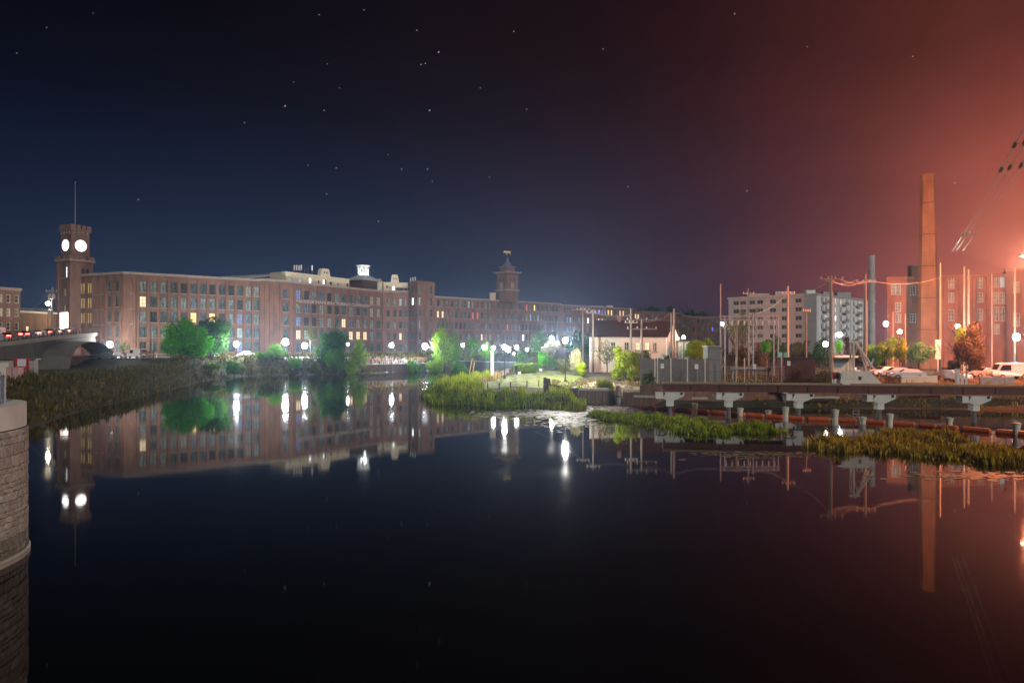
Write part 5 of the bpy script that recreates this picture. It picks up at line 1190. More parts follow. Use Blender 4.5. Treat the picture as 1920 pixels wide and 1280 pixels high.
def timber_wall():
    # stepped sheet piles, then a panelled wall with a pale cap, a round pile, and rust-brown planks up to the dock
    G = 'stepped timber piles at the corner of the point'
    words = ('tallest timber pile at the left end of the stepped row', 'second timber pile of the stepped row', 'third timber pile of the stepped row', 'fourth timber pile of the stepped row', 'fifth timber pile of the stepped row', 'sixth timber pile of the stepped row', 'seventh timber pile of the stepped row', 'eighth timber pile of the stepped row', 'ninth timber pile of the stepped row', 'last timber pile before the capped wall')
    for i in range(10):
        px = 1022+6.6*i; d = 92-.25*i; zt = zat((707, 709, 719, 721, 722, 725, 727, 727, 727, 727)[i], d); p = at(px, d)
        T = thing('timber_pile', words[i], 'pile', (p.x, p.y, 0), G); b = MB(); b.lathe([(.25, -1), (.24, zt-.05), (.2, zt)], 10, (p.x, p.y, 0)); b.build('shaft', WOOD, T)
        b = MB(); b.lathe([(.26, zt-.5), (.26, zt-.42)], 10, (p.x, p.y, 0)); b.build('iron_band', DARKM, T)
    A, B = at(1088, 89.5), at(1158, 88.5); zt = zat(732, 89); T = thing('capped_wall', 'low brown board wall with a pale concrete cap at the waterline', 'wall', (A.x, A.y, 0)); L = length(A, B)
    n = 5
    for k in range(n): b = MB(); along(A, B, L*k/n+.06, L*(k+1)/n-.06, -.6, zt-.02, -.25, 0, b); b.build('panel', mat('brown board', (.20, .13, .085), .85, (.13, .085, .055), 2, stretch=(1, 1, .3)), T)
    for k in range(n+1): b = MB(); along(A, B, L*k/n-.09, L*k/n+.09, -.6, zt-.02, -.2, .1, b); b.build('batten', WOOD, T)
    b = MB(); along(A, B, -.1, L*.75, zt, zt+.32, -.5, .14, b); b.build('cap', mat('pale cap', (.50, .44, .32), .85, (.40, .35, .26), 2), T)
    p = at(1159, 87); T = thing('round_pile', 'tall grey round pile between the capped wall and the plank wall', 'pile', (p.x, p.y, 0)); b = MB(); b.lathe([(.34, -1), (.33, zat(724, 87)), (.2, zat(723, 87))], 14, (p.x, p.y, 0)); b.build('shaft', mat('grey pile', (.22, .21, .22), .7, (.15, .14, .14), 2), T); b = MB(); b.lathe([(.36, 1.0), (.36, 1.12)], 14, (p.x, p.y, 0)); b.build('iron_band', DARKM, T)
    A, B = at(1168, 86.5), at(1232, 85); T = thing('plank_wall', 'rust-brown upright plank wall leading to the dock', 'wall', (A.x, A.y, 0)); L = length(A, B); n = 16
    for k in range(n):
        zt = zat(735, 86) if k < 8 else zat(722-.6*(k-8), 85.5); b = MB(); along(A, B, L*k/n+.015, L*(k+1)/n-.015, -.6, zt+random.uniform(-.06, .06), -.12, random.uniform(0, .05), b); b.build('plank', RUSTW, T)
    b = MB(); along(A, B, 0, L*.5, zat(735, 86)+.08, zat(735, 86)+.3, -.35, .16, b); b.build('cap', CONC, T)
    b = MB(); along(A, B, 1.4, L-.3, 1.0, 1.3, .06, .26, b); b.build('waling', CONC, T)
    for px, d, s, lab in ((1128, 92, 20, 'clump of yellow shrubs on the gravel slope, left'), (1143, 91, 16, 'clump of yellow shrubs on the gravel slope, right')): tree(px, 706, 728, s*1.4, d, lab, 'bush', 'yellow', 'shrub', 'shrub', None, trunk=False)
timber_wall()

def white_house():
    A, B, Cc = at(1106, 122), at(1249, 124), at(1272, 130)
    zb = 2.4; ze = zat(631, 123); zr = zat(603, 127)
    T = thing('white_house', 'low cream boarded house with a dark red roof and gable end', 'house', (A.x, A.y, zb))
    L = length(A, B); WW = mat('cream boards', (.58, .52, .42), .8, (.50, .45, .36), 2, stretch=(.3, .3, 6))
    wall(T, A, B, zb-.5, ze, [(tpx(1196.5, A, B)*L, ze-1.7, .85, 1.5, 2, 2, PL['w']), (tpx(1213.5, A, B)*L, ze-1.7, .95, 1.5, 2, 2, PL['w']), (tpx(1228, A, B)*L, ze-1.9, .8, 1.7, 2, 2, PD[1]), (tpx(1108.3, A, B)*L+.4, ze-1.6, .7, 1.6, 2, 2, PD[0]), (tpx(1175, A, B)*L, ze-1.7, .9, 1.5, 2, 2, PD[2]), (tpx(1150, A, B)*L, ze-1.7, .9, 1.5, 2, 2, PD[2])], WW, .2, FRAMEL)
    Lg = length(B, Cc); mid = (B+Cc)/2
    wall(T, B, Cc, zb-.5, ze, [(Lg*.3, ze-2.0, .75, 2.0, 1, 2, PD[1]), (Lg*.7, ze-2.0, .75, 2.0, 1, 2, PD[1])], WW, .2, FRAMEL)
    n = Vector(((Cc-B).y, -(Cc-B).x, 0)).normalized()
    b = MB(); b.add([(B.x, B.y, ze+.003), (Cc.x, Cc.y, ze+.003), (mid.x, mid.y, zr)], [(0, 1, 2)]); b.build('gable', WW, T)
    dd = Cc-B; q = A+dd; m2 = A+dd/2
    b = MB(); plain(b, Cc, q, zb-.5, ze); plain(b, q, A, zb-.5, ze); b.add([(A.x, A.y, ze), (q.x, q.y, ze), (m2.x, m2.y, zr)], [(0, 2, 1)]); b.build('wall', WW, T)
    ax = (B-A).normalized()*.45; ov = -dd.normalized()*.5
    RF = mat('dark red roof', (.040, .012, .010), .85, (.026, .010, .009), 1.5)
    for s, (p0, p1) in ((0, (A, B)), (1, (q, Cc))):
        o = ov if s == 0 else -ov; e0, e1 = p0-ax+o, p1+ax+o; r0, r1 = m2-ax, mid+ax
        vs = [(e0.x, e0.y, ze-.1), (e1.x, e1.y, ze-.1), (r1.x, r1.y, zr+.06), (r0.x, r0.y, zr+.06)]; vs += [(x, y, z+.14) for x, y, z in vs]
        b = MB(); b.add(vs, [(3, 2, 1, 0), (4, 5, 6, 7), (0, 1, 5, 4), (1, 2, 6, 5), (2, 3, 7, 6), (3, 0, 4, 7)]); b.build('roof', RF, T)
    for p in (A, B, Cc): b = MB(); b.box((p.x+n.x*.03, p.y-.05, (zb+ze)/2-.2), (.2, .2, ze-zb+.4)); b.build('corner_board', WHITE, T)
    w = mid+n*.04; b = MB(); b.box((w.x, w.y, ze+(zr-ze)*.38), (.7, .1, 1.0), math.atan2(dd.y, dd.x)); b.build('gable_vent', FRAMEL, T)
    b = MB(); c = m2.lerp(mid, .28); b.box((c.x, c.y, zr+.4), (.7, .6, 1.4)); b.build('chimney', BR2, T)
    p = at(1284, 130); T = thing('mint_shed', 'narrow mint-lit lean-to at the gable end of the white house', 'shed', (p.x, p.y, zb)); zs = zat(640, 130)
    b = MB(); b.box((p.x-.5, p.y, (zb+zs)/2), (2.4, 2.5, zs-zb)); b.build('wall', mat('mint boards', (.42, .55, .46), .8, (.35, .46, .39), 2), T); b = MB(); b.box((p.x-.5, p.y, zs+.08), (2.8, 2.9, .16)); b.build('roof', DARKM, T)
    for k in range(4): b = MB(); b.box((p.x-1.4+k*.6, p.y-1.27, (zb+zs)/2), (.08, .05, zs-zb)); b.build('batten', WHITE, T)
white_house()

# ================================================================== dock on hammerhead piers
def dock():
    PT = [at(1256, 72), at(1366, 71), at(1497, 69.7), at(1648, 68.2), at(1826, 66.7)]
    pt = lambda k: PT[k]
    A, B = at(1243, 72.6), at(2080, 65.3); zt = 3.55; L = length(A, B)
    RB = mat('red-lit dock beam', (.11, .035, .025), .7, (.075, .026, .02), 1.5, stretch=(1, 1, .3))  # brown beam with the red light on it put into the colour
    T = thing('dock_walkway', 'long dark brown dock walkway tinted by red light crossing the right half above the water', 'walkway', (A.x, A.y, 2.6))
    for o, nm in ((0, 'front_girder'), (-2.9, 'rear_girder')): b = MB(); along(A, B, 0, L, 2.68, 3.4, o-.3, o, b); b.build(nm, RB, T)
    n = int(L/1.45)
    for k in range(n): b = MB(); along(A, B, L*k/n+.012, L*(k+1)/n-.012, 3.402, 3.5, -3.4, .12, b); b.build('deck_plank', mat('dock plank', (.20, .13, .09), .85, (.14, .09, .06), 3), T)
    b = MB(); along(A, B, 0, L, 3.5, 3.68, -.12, .16, b); b.build('kerb', mat('yellowish kerb', (.34, .24, .14), .8, (.26, .17, .10), 2), T)
    for k in range(int(L/2.9)+1): b = MB(); along(A, B, min(L-.12, k*2.9), min(L, k*2.9+.12), 2.72, 3.36, .003, .1, b); b.build('stiffener', RB, T)
    PC = mat('pale pier concrete', (.60, .60, .55), .8, (.50, .50, .46), 1)
    W5 = ('leftmost pale hammerhead pier of the dock', 'second pale hammerhead pier of the dock', 'middle pale hammerhead pier of the dock, mirrored in the water', 'fourth pale hammerhead pier of the dock, below the white rake', 'fifth pale hammerhead pier of the dock, in the red glow')
    def tee(c, s, lab, grp):
        T = thing('hammerhead_pier', lab, 'pier', (c.x, c.y, 0), grp); h = 2.62
        b = MB(); q = [(-.32, h-.85), (.32, h-.85), (1.35, h-.42), (1.45, h-.02), (-.52, h-.02), (-.85, h-.62)]
        b.add([(c.x+x*s, c.y-.45, z) for x, z in q]+[(c.x+x*s, c.y+.45, z) for x, z in q], [tuple(range(6)), tuple(range(6, 12))[::-1]]+[((i+1) % 6, i, 6+i, 6+(i+1) % 6) for i in range(6)]); b.build('cap', PC, T)
        b = MB(); b.box((c.x-1.12*s, c.y, h-.34), (.62*s, .95, .66)); b.build('end_block', PC, T)
        b = MB(); b.box((c.x-.68*s, c.y-.02, h-.2), (.3*s, .7, .34)); b.build('bearing', DARKM, T)
        b = MB(); b.box((c.x+1.12*s, c.y-.47, h-.14), (.28*s, .06, .26)); b.build('bearing', DARKM, T)
        b = MB(); b.box((c.x, c.y, (h-.86+1.15)/2), (.64*s, .8, h-.86-1.15)); b.build('stem', PC, T)
        b = MB(); b.lathe([(.24*s, -1), (.24*s, 1.148)], 12, (c.x, c.y, 0)); b.build('pile', mat('wet grey pile', (.14, .14, .14), .5), T)
    for k in range(5): tee(pt(k), 1.0, W5[k], 'pale piers under the front of the dock')
    for px, d, lab in ((1405, 88, 'rear pale pier glimpsed between the second and third front piers'), (1290, 92, 'rear pale pier between the first two front piers'), (1470, 84, 'rear pale pier left of the middle front pier')): tee(at(px, d), .9, lab, 'pale piers under the back of the dock')
    # bank wall behind the dock, in panels
    A2, B2 = at(1228, 85.5), at(2080, 82); L = length(A2, B2); T = thing('bank_wall', 'dark rust bank wall in the shade behind the dock piers', 'wall', (A2.x, A2.y, 0)); n = 22
    for k in range(n): b = MB(); along(A2, B2, L*k/n+.02, L*(k+1)/n-.02, -.6, 2.5, -.4, random.uniform(-.04, .03), b); b.build('panel', mat('rust bank panel', (.26, .13, .085), .9, (.17, .09, .06), 1.2), T)
    b = MB(); along(A2, B2, 0, L, 2.5, 2.75, -.7, .2, b); b.build('cap', mat('rust cap', (.12, .07, .05), .9), T)
    for px, w, z in ((1310, 30, 1.2), (1345, 24, 1.6), (1540, 60, 1.3), (1740, 75, 1.9)):
        p = at(px, 82.5); b = MB(); b.box((p.x, p.y-.4, z), (w/F*82, .3, .22)); b.build('ledge', CONC, T)
dock()

def boom():
    way = [P2(1198, 765), P2(1300, 771.5), P2(1400, 780), P2(1510, 787), P2(1610, 791), P2(1720, 798.5), P2(1800, 806), P2(1930, 817)]
    T = thing('safety_boom', 'line of long orange floats strung across the water before the dock', 'boom', (way[0][0], way[0][1], 0)); OR = mat('orange float', (.62, .12, .035), .5, (.50, .09, .03), 2)
    fl = []
    for (x0, y0), (x1, y1) in zip(way[:-1], way[1:]):
        L = math.hypot(x1-x0, y1-y0); k = max(1, round(L/2.1))
        for j in range(k):
            a = (j+.06)/k; c = (j+.94)/k; p, q = Vector((x0+(x1-x0)*a, y0+(y1-y0)*a, .13)), Vector((x0+(x1-x0)*c, y0+(y1-y0)*c, .13))
            d = (q-p).normalized(); b = MB(); b.tube(p, p+d*.12, .12, .24, 10); b.tube(p+d*.12, q-d*.12, .24, .24, 10, False); b.tube(q-d*.12, q, .24, .12, 10); b.build('float', OR, T); fl.append((p, q))
    b = MB()
    for (p, q), (r_, s_) in zip(fl[:-1], fl[1:]): b.tube(q, r_, .03, .03, 4, False)
    tag(b.build('chain', DARKM, T), kind='stuff')
    G = 'pale mooring posts standing in the water'
    for px, yt, yw, lab in ((1303, 757, 776, 'pale mooring post right of the first hammerhead pier'), (1388, 766, 780, 'pale mooring post just right of the second hammerhead pier'), (1441, 770, 781, 'thin pale mooring post between the second and third hammerhead piers'), (1473, 764, 790, 'tall pale mooring post left of the middle hammerhead pier'),
                            (1566, 769, 797, 'pale mooring post among the orange floats right of the middle pier'), (1618, 783, 795, 'short pale mooring post left of the fourth hammerhead pier'), (1668, 777, 803, 'pale mooring post right of the fourth hammerhead pier'), (1780, 784, 800, 'squat pale mooring post near the fifth hammerhead pier'), (1906, 794, 815, 'pale mooring post at the right edge of the water')):
        x, y = P2(px, yw); z = zat(yt, y); T = thing('mooring_post', lab, 'post', (x, y, 0), G); b = MB(); b.lathe([(.24, -1), (.25, z*.5), (.34, z)], 12, (x, y, 0)); b.build('shaft', mat('pale post', (.66, .63, .50), .7, (.52, .50, .40), 2), T); b = MB(); b.lathe([(.36, 0), (.36, .05), (.1, .12)], 12, (x, y, z)); b.build('cap', mat('post cap', (.5, .5, .42), .6), T)
    x, y = P2(1605, 793); T = thing('ladder_frame', 'little grey ladder frame standing in the water under the dock', 'ladder', (x, y, 0)); 
    for s in (-.28, .28): b = MB(); b.tube((x+s, y, -.5), (x+s, y, 1.3), .04, .04, 5); b.build('rail', GREYM, T)
    for k in range(4): b = MB(); b.tube((x-.28, y, .25+k*.32), (x+.28, y, .25+k*.32), .03, .03, 5); b.build('rung', GREYM, T)
boom()

def rake_machine():
    d = 75.0; c = at(1606, d, 3.5); T = thing('trash_rake', 'white wedge-shaped rake machine with an A-frame standing on the dock', 'machine', c); WP = mat('off white machine paint', (.66, .60, .52), .6, (.55, .49, .42), 2)
    c.y = 70.2; c.x = (1606-CX)/F*70.2
    T.location = c; sx = 70.2/F
    X = lambda px: (px-CX)*sx; Z = lambda py: zat(py, 70.2)
    b = MB(); q = [(X(1571), Z(720)), (X(1646), Z(720)), (X(1640), Z(714)), (X(1626), Z(700)), (X(1618), Z(695.5)), (X(1571), Z(696))]; n = 6
    b.add([(x, c.y-1.0, z) for x, z in q]+[(x, c.y+1.0, z) for x, z in q], [tuple(range(n)), tuple(range(n, 2*n))[::-1]]+[((i+1) % n, i, n+i, n+(i+1) % n) for i in range(n)]); b.build('hull', WP, T)
    b = MB(); b.box((X(1603), c.y-1.02, Z(708)), (.3, .05, .35)); b.build('vent_grille', DARKM, T)
    for nm, (x0, y0), (x1, y1), r, dy in (('mast_leg', (1594, 696), (1594, 640), .12, -.7), ('mast_leg', (1601, 696), (1601, 644), .10, .7), ('boom_arm', (1597, 640), (1632, 690), .13, -.6), ('boom_arm', (1611, 640), (1634, 686), .11, .6), ('stay', (1609, 641), (1597, 690), .06, 0), ('stay', (1605, 645), (1622, 697), .06, -.3),
                                          ('rear_leg', (1634, 672), (1625, 697), .07, -.4), ('cross_bar', (1593, 641), (1612, 641), .13, 0), ('cross_bar', (1597, 665), (1618, 668), .07, 0)):
        b = MB(); b.tube((X(x0), c.y+dy, Z(y0)), (X(x1), c.y+dy, Z(y1)), r, r*.85, 6); b.build(nm, WP, T)
    b = MB(); b.lathe([(.3, -.18), (.3, .18)], 12, (X(1612), c.y, Z(690))); b.build('winch_drum', GREYM, T)
    T = thing('red_drum', 'red barrel on short pale legs at the left side of the white rake', 'barrel', (X(1567), c.y+.2, 3.5)); b = MB(); p = (X(1567), c.y+.2, Z(710)); b.lathe([(.30, 0), (.33, .05), (.33, .30), (.35, .33), (.33, .36), (.33, .6), (.28, .64)], 12, p); b.build('shell', mat('red barrel', (.42, .035, .03), .5), T)
    for s in (-.18, .18): b = MB(); b.box((X(1567)+s, c.y+.2, (3.5+Z(710))/2), (.09, .2, Z(710)-3.5)); b.build('leg', WHITE, T)
    G = 'pale upright posts on the dock in the red glow'
    for px, yt, w, lab in ((1795, 692, .3, 'thickest pale upright on the dock right of the chimney'), (1804, 700, .2, 'middle pale upright on the dock right of the chimney'), (1812, 700, .16, 'right pale upright on the dock by the dark tree')): 
        x = (px-CX)/F*68.6; T = thing('dock_post', lab, 'post', (x, 68.6, 3.5), G); z = zat(yt, 68.6); b = MB(); b.box((x, 68.6, (3.5+z)/2), (w, w, z-3.5)); b.build('shaft', WP, T); b = MB(); b.box((x, 68.6, z+.03), (w+.06, w+.06, .06)); b.build('cap', GREYM, T)
rake_machine()

# ================================================================== substation behind the dock
def substation():
    A, B = at(1200, 98), at(1330, 95); z0 = 2.6; zt = zat(673, 96); T = thing('substation_fence', 'grey panel fence with pale posts along the substation', 'fence', (A.x, A.y, z0)); L = length(A, B)
    FP = mat('grey fence panel', (.20, .18, .17), .8, (.16, .145, .14), 1.2)
    n = 13
    for k in range(n): b = MB(); along(A, B, L*k/n+.01, L*(k+1)/n-.01, z0-.2, zt+(.12 if k % 3 == 0 else 0), -.06, 0, b); b.build('panel', FP, T)
    A2, B2 = at(1343, 95.5), at(1470, 93); L2 = length(A2, B2); n = 12
    for k in range(n+1):
        p = A2+(B2-A2)*k/n; b = MB(); b.tube((p.x, p.y, z0-.2), (p.x, p.y, z0+2.1), .035, .035, 5); b.build('mesh_post', GREYM, T)
    for z in (.1, 1.0, 2.0): b = MB(); along(A2, B2, 0, L2, z0+z, z0+z+.05, -.03, .03, b); b.build('rail', GREYM, T)
    G = 'tall pale fence posts of the substation'
    for i, (px, y0, y1) in enumerate(((1228, 672, 702), (1233, 672, 700), (1258, 672, 712), (1289, 670, 712), (1322, 673, 712), (1359, 672, 712), (1396, 672, 712), (1380, 671, 706), (1465, 668, 712))):
        d = 93.5; p = at(px, d); z = zat(y0, d); b = MB(); b.tube((p.x, p.y, 2.4), (p.x, p.y, z), .075, .075, 7); b.lathe([(.1, 0), (.02, .1)], 7, (p.x, p.y, z)); b.build('post', mat('pale post paint', (.52, .46, .40), .6), T)
    for px, py, lab in ((1242, 686, 'small white notice on the left of the grey fence'), (1306, 687, 'larger white notice on the grey fence before the concrete block'), (1415, 687, 'pale square notice in front of the substation pipes'), (1479, 681, 'small pale notice on the red brown hut')):
        p = at(px, 92.8, zat(py, 92.8)); T = thing('notice', lab, 'sign', p, None); b = MB(); b.box(p, (.42 if px != 1306 else .5, .03, .62)); b.build('plate', mat('white plate', (.75, .74, .70), .5), T); b = MB(); b.box((p.x, p.y-.017, p.z+.08), (.26, .006, .2)); b.build('pictogram', mat('faint grey print', (.5, .48, .46), .6), T)
        if px in (1306, 1415): b = MB(); b.box((p.x+.12, p.y+.04, (2.6+p.z)/2-.1), (.07, .05, p.z-2.5)); b.build('post', GREYM, T)
    p = at(1335, 96.5); z = zat(650, 96.5); T = thing('concrete_block', 'tall blank grey concrete block at the end of the fence', 'block house', (p.x, p.y, 2.6)); b = MB(); b.box((p.x, p.y, (2.4+z)/2), (1.9, 2.2, z-2.4)); b.build('wall', mat('blue grey concrete', (.22, .22, .21), .85, (.18, .18, .175), .7), T); b = MB(); b.box((p.x, p.y, z+.08), (2.1, 2.4, .16)); b.build('cap', CONC, T)
    b = MB(); b.box((p.x-2.0, p.y+.4, (2.4+z-2.0)/2), (2.2, 2, z-4.4)); b.build('side_wall', FP, T)
    for k in range(3): b = MB(); b.box((p.x, p.y-1.11, 3.9+k*1.6), (1.9, .03, .03)); b.build('joint', DARKM, T)
    # steel gantry
    d = 108; zb = 2.7; zt = zat(593, d); T = thing('steel_gantry', 'tall grey steel gantry frame with insulators over the substation', 'gantry', (at(1408, d).x, d, zb)); ST = mat('gantry steel', (.30, .27, .27), .5, (.24, .22, .22), 2, metal=.3)
    for px, ytop in ((1355, 593), (1408, 586), (1455, 593)):
        for o in (-.35, .35): p = at(px, d); b = MB(); b.tube((p.x+o, p.y, zb-.3), (p.x+o, p.y, zat(ytop, d)), .12, .10, 6); b.build('leg', ST, T)
        for k in range(5): p = at(px, d); z = zb+1+k*1.25; b = MB(); b.tube((p.x-.35, p.y, z), (p.x+.35, p.y, z+1.1), .04, .04, 4); b.build('lacing', ST, T)
    x0, x1 = at(1352, d).x, at(1462, d).x
    for z in (zt, zt-.55): b = MB(); b.box(((x0+x1)/2, d, z), (x1-x0, .16, .14)); b.build('beam', ST, T)
    for k in range(12): x = x0+(x1-x0)*k/12; b = MB(); b.tube((x, d, zt-.5), (x+(x1-x0)/12, d, zt), .035, .035, 4); b.build('lacing', ST, T)
    for k in range(9): x = x0+.8+(x1-x0-1.6)*k/8; b = MB(); b.lathe([(.05, 0), (.13, .1), (.06, .18), (.13, .28), (.06, .36), (.13, .46), (.05, .7)], 7, (x, d, zt-1.4)); b.build('insulator', mat('porcelain', (.55, .52, .48), .3), T)
    p0, p1 = at(1370, 100, zat(691, 100)), at(1445, 99, zat(692, 99)); T = thing('bus_pipe', 'thick horizontal grey pipe on short stands in the substation', 'pipe', p0); b = MB(); b.tube(p0, p1, .28, .28, 12); b.build('pipe', ST, T)
    for k in (.06, .35, .65, .94): q = p0.lerp(p1, k); b = MB(); b.box((q.x, q.y, (2.5+q.z)/2), (.14, .2, q.z-2.5)); b.build('stand', ST, T)
    p = at(1500, 97); T = thing('brown_hut', 'dark red brown hut half hidden by bushes at the end of the substation', 'hut', (p.x, p.y, 2.7)); z = zat(672, 97); b = MB(); b.box((p.x-.6, p.y, (2.4+z)/2), (4.4, 2.6, z-2.4)); b.build('wall', mat('red brown boards', (.10, .04, .03), .85, (.075, .03, .025), 2), T); b = MB(); b.box((p.x-.6, p.y, z+.08), (4.8, 3.0, .16)); b.build('roof', DARKM, T); b = MB(); b.box((p.x+.5, p.y-1.32, 3.6), (.9, .05, 1.9)); b.build('door', mat('dark door', (.05, .02, .018), .7), T)
substation()

TG = 'utility poles'
for a in ((1093, 576, 132, 'slim pale pole left of the white house, brightly lit below', ((.5, 2.6),), .15), (1112, 580, 118, 'dark wooden pole in front of the left end of the white house', ((.6, 2.4),), .17), (1183, 578, 114, 'wooden pole in front of the white house wall with a low crossarm', ((2.4, 2.2),), .18), (1203, 597, 104, 'pole with two wide stacked crossarms before the house roof', ((.25, 4.6), (1.6, 4.6)), .17),
          (1259, 588, 108, 'left pole of the close pair at the house gable', (), .17), (1264, 579, 107, 'taller right pole of the close pair at the house gable', (), .17), (1351, 532, 140, 'thin tall mast before the left end of the apartment block', (), .14), (1381, 596, 104, 'pale steel column left of the gantry', (), .16), (1403, 541, 128, 'thin pole rising behind the steel gantry', ((1.0, 2.2),), .15), (1477, 536, 122, 'stout brown pole before the apartment windows', ((1.4, 2.4),), .24),
          (1512, 581, 115, 'short thin pole left of the apartment corner', ((.2, 1.4),), .11), (1558, 517, 100, 'tall orange-lit pole before the apartment balconies', ((.5, 3.4),), .24), (1622, 514, 104, 'tall brown pole beside the pale concrete stack', ((1.2, 3.0),), .24), (1763, 493, 116, 'tall thin pale pole right of the brick chimney', (), .14), (1808, 500, 124, 'pale pole before the brick works, left of a pair', (), .17), (1816, 505, 124, 'pale pole before the brick works, right of a pair', (), .20),
          (1860, 512, 126, 'thin orange-lit pole before the brick works double windows', (), .13), (1903, 500, 118, 'rightmost pale pole before the brick works', (), .15), (1697, 588, 112, 'slanting dark pole in the feathery trees', (), .14), (1674, 585, 118, 'dark pole under the warm white lot lamp', (), .13)):
    utility_pole(a[0], a[1], a[2], a[3], a[4], a[5], 2.7, TG, m=mat('sun-greyed pole', (.24, .20, .16), .8, (.16, .13, .10), 3, stretch=(1, 1, .1)))

def sagging(name, pts, sag, r, label, m=DARKM, cat='wire'):
    b = MB()
    for a, c in zip(pts[:-1], pts[1:]):
        a, c = Vector(a), Vector(c); q = [a.lerp(c, k/14)-Vector((0, 0, sag*4*(k/14)*(1-k/14))) for k in range(15)]; b.path(q, r, 4)
    return tag(b.build(name, m), label, cat)
def wires():
    WM = mat('bare wire', (.30, .26, .24), .4, metal=.6)
    for i, (a, m_, c) in enumerate((((1786, 470, 88), None, (2010, 70, 36)), ((1793, 470, 88), None, (2040, 60, 36)), ((1805, 470, 88), None, (2075, 50, 36)))):
        p, q = at(a[0], a[2], zat(a[1], a[2])), at(c[0], c[2], zat(c[1], c[2])); lab = ('left power line slanting up out of the top right', 'middle power line slanting up out of the top right', 'right power line slanting up out of the top right')[i]
        sagging('power_line', [p, q], .5, .028, lab, WM, 'power line'); 
        for t_, k in ((.18, 0), (.62, 1), (.72, 2)):
            c0 = p.lerp(q, t_)-Vector((0, 0, .5*4*t_*(1-t_))); d = (q-p).normalized(); word = ('lower', 'upper', 'topmost')[k]
            b = MB(); 
            for j in range(6): b.tube(c0+d*(j*.16), c0+d*(j*.16+.07), .07, .16, 8); b.tube(c0+d*(j*.16+.07), c0+d*(j*.16+.16), .16, .07, 8)
            tag(b.build('insulator_string', mat('orange-lit porcelain', (.60, .40, .28), .25, spec=.6)), '%s porcelain insulator string on the %s power line' % (word, ('left', 'middle', 'right')[i]), 'insulator', 'insulators on the slanting power lines')  # orange light on the strings put into the porcelain colour
    f = lambda px, py, d: at(px, d, zat(py, d))
    sagging('service_wire', [f(1000, 583, 205), f(1093, 578, 132), f(1112, 584, 118), f(1183, 590, 114)], .5, .03, 'thin wires running over the trees to the pale pole', GREYM)
    sagging('service_wire', [f(1203, 602, 104), f(1262, 584, 107.5), f(1355, 592, 108)], .6, .03, 'wire from the double crossarm to the gantry', GREYM)
    sagging('service_wire', [f(1408, 588, 108), f(1477, 548, 122), f(1558, 524, 100), f(1622, 524, 104), f(1763, 520, 116)], .9, .03, 'wires looping between the tall poles above the apartments', GREYM)
    sagging('service_wire', [f(40, 590, 165), f(98, 545, 150)], .6, .03, 'wire from the orange building to the left utility pole', GREYM)
    for dx in (-1.2, 1.2): sagging('service_wire', [f(1558, 522, 100)+Vector((dx, 0, 0)), f(1622, 524, 104)+Vector((dx, 0, 0))], .7, .025, '%s slack wire between the two tall brown poles' % ('left-hung' if dx < 0 else 'right-hung'), GREYM)
wires()

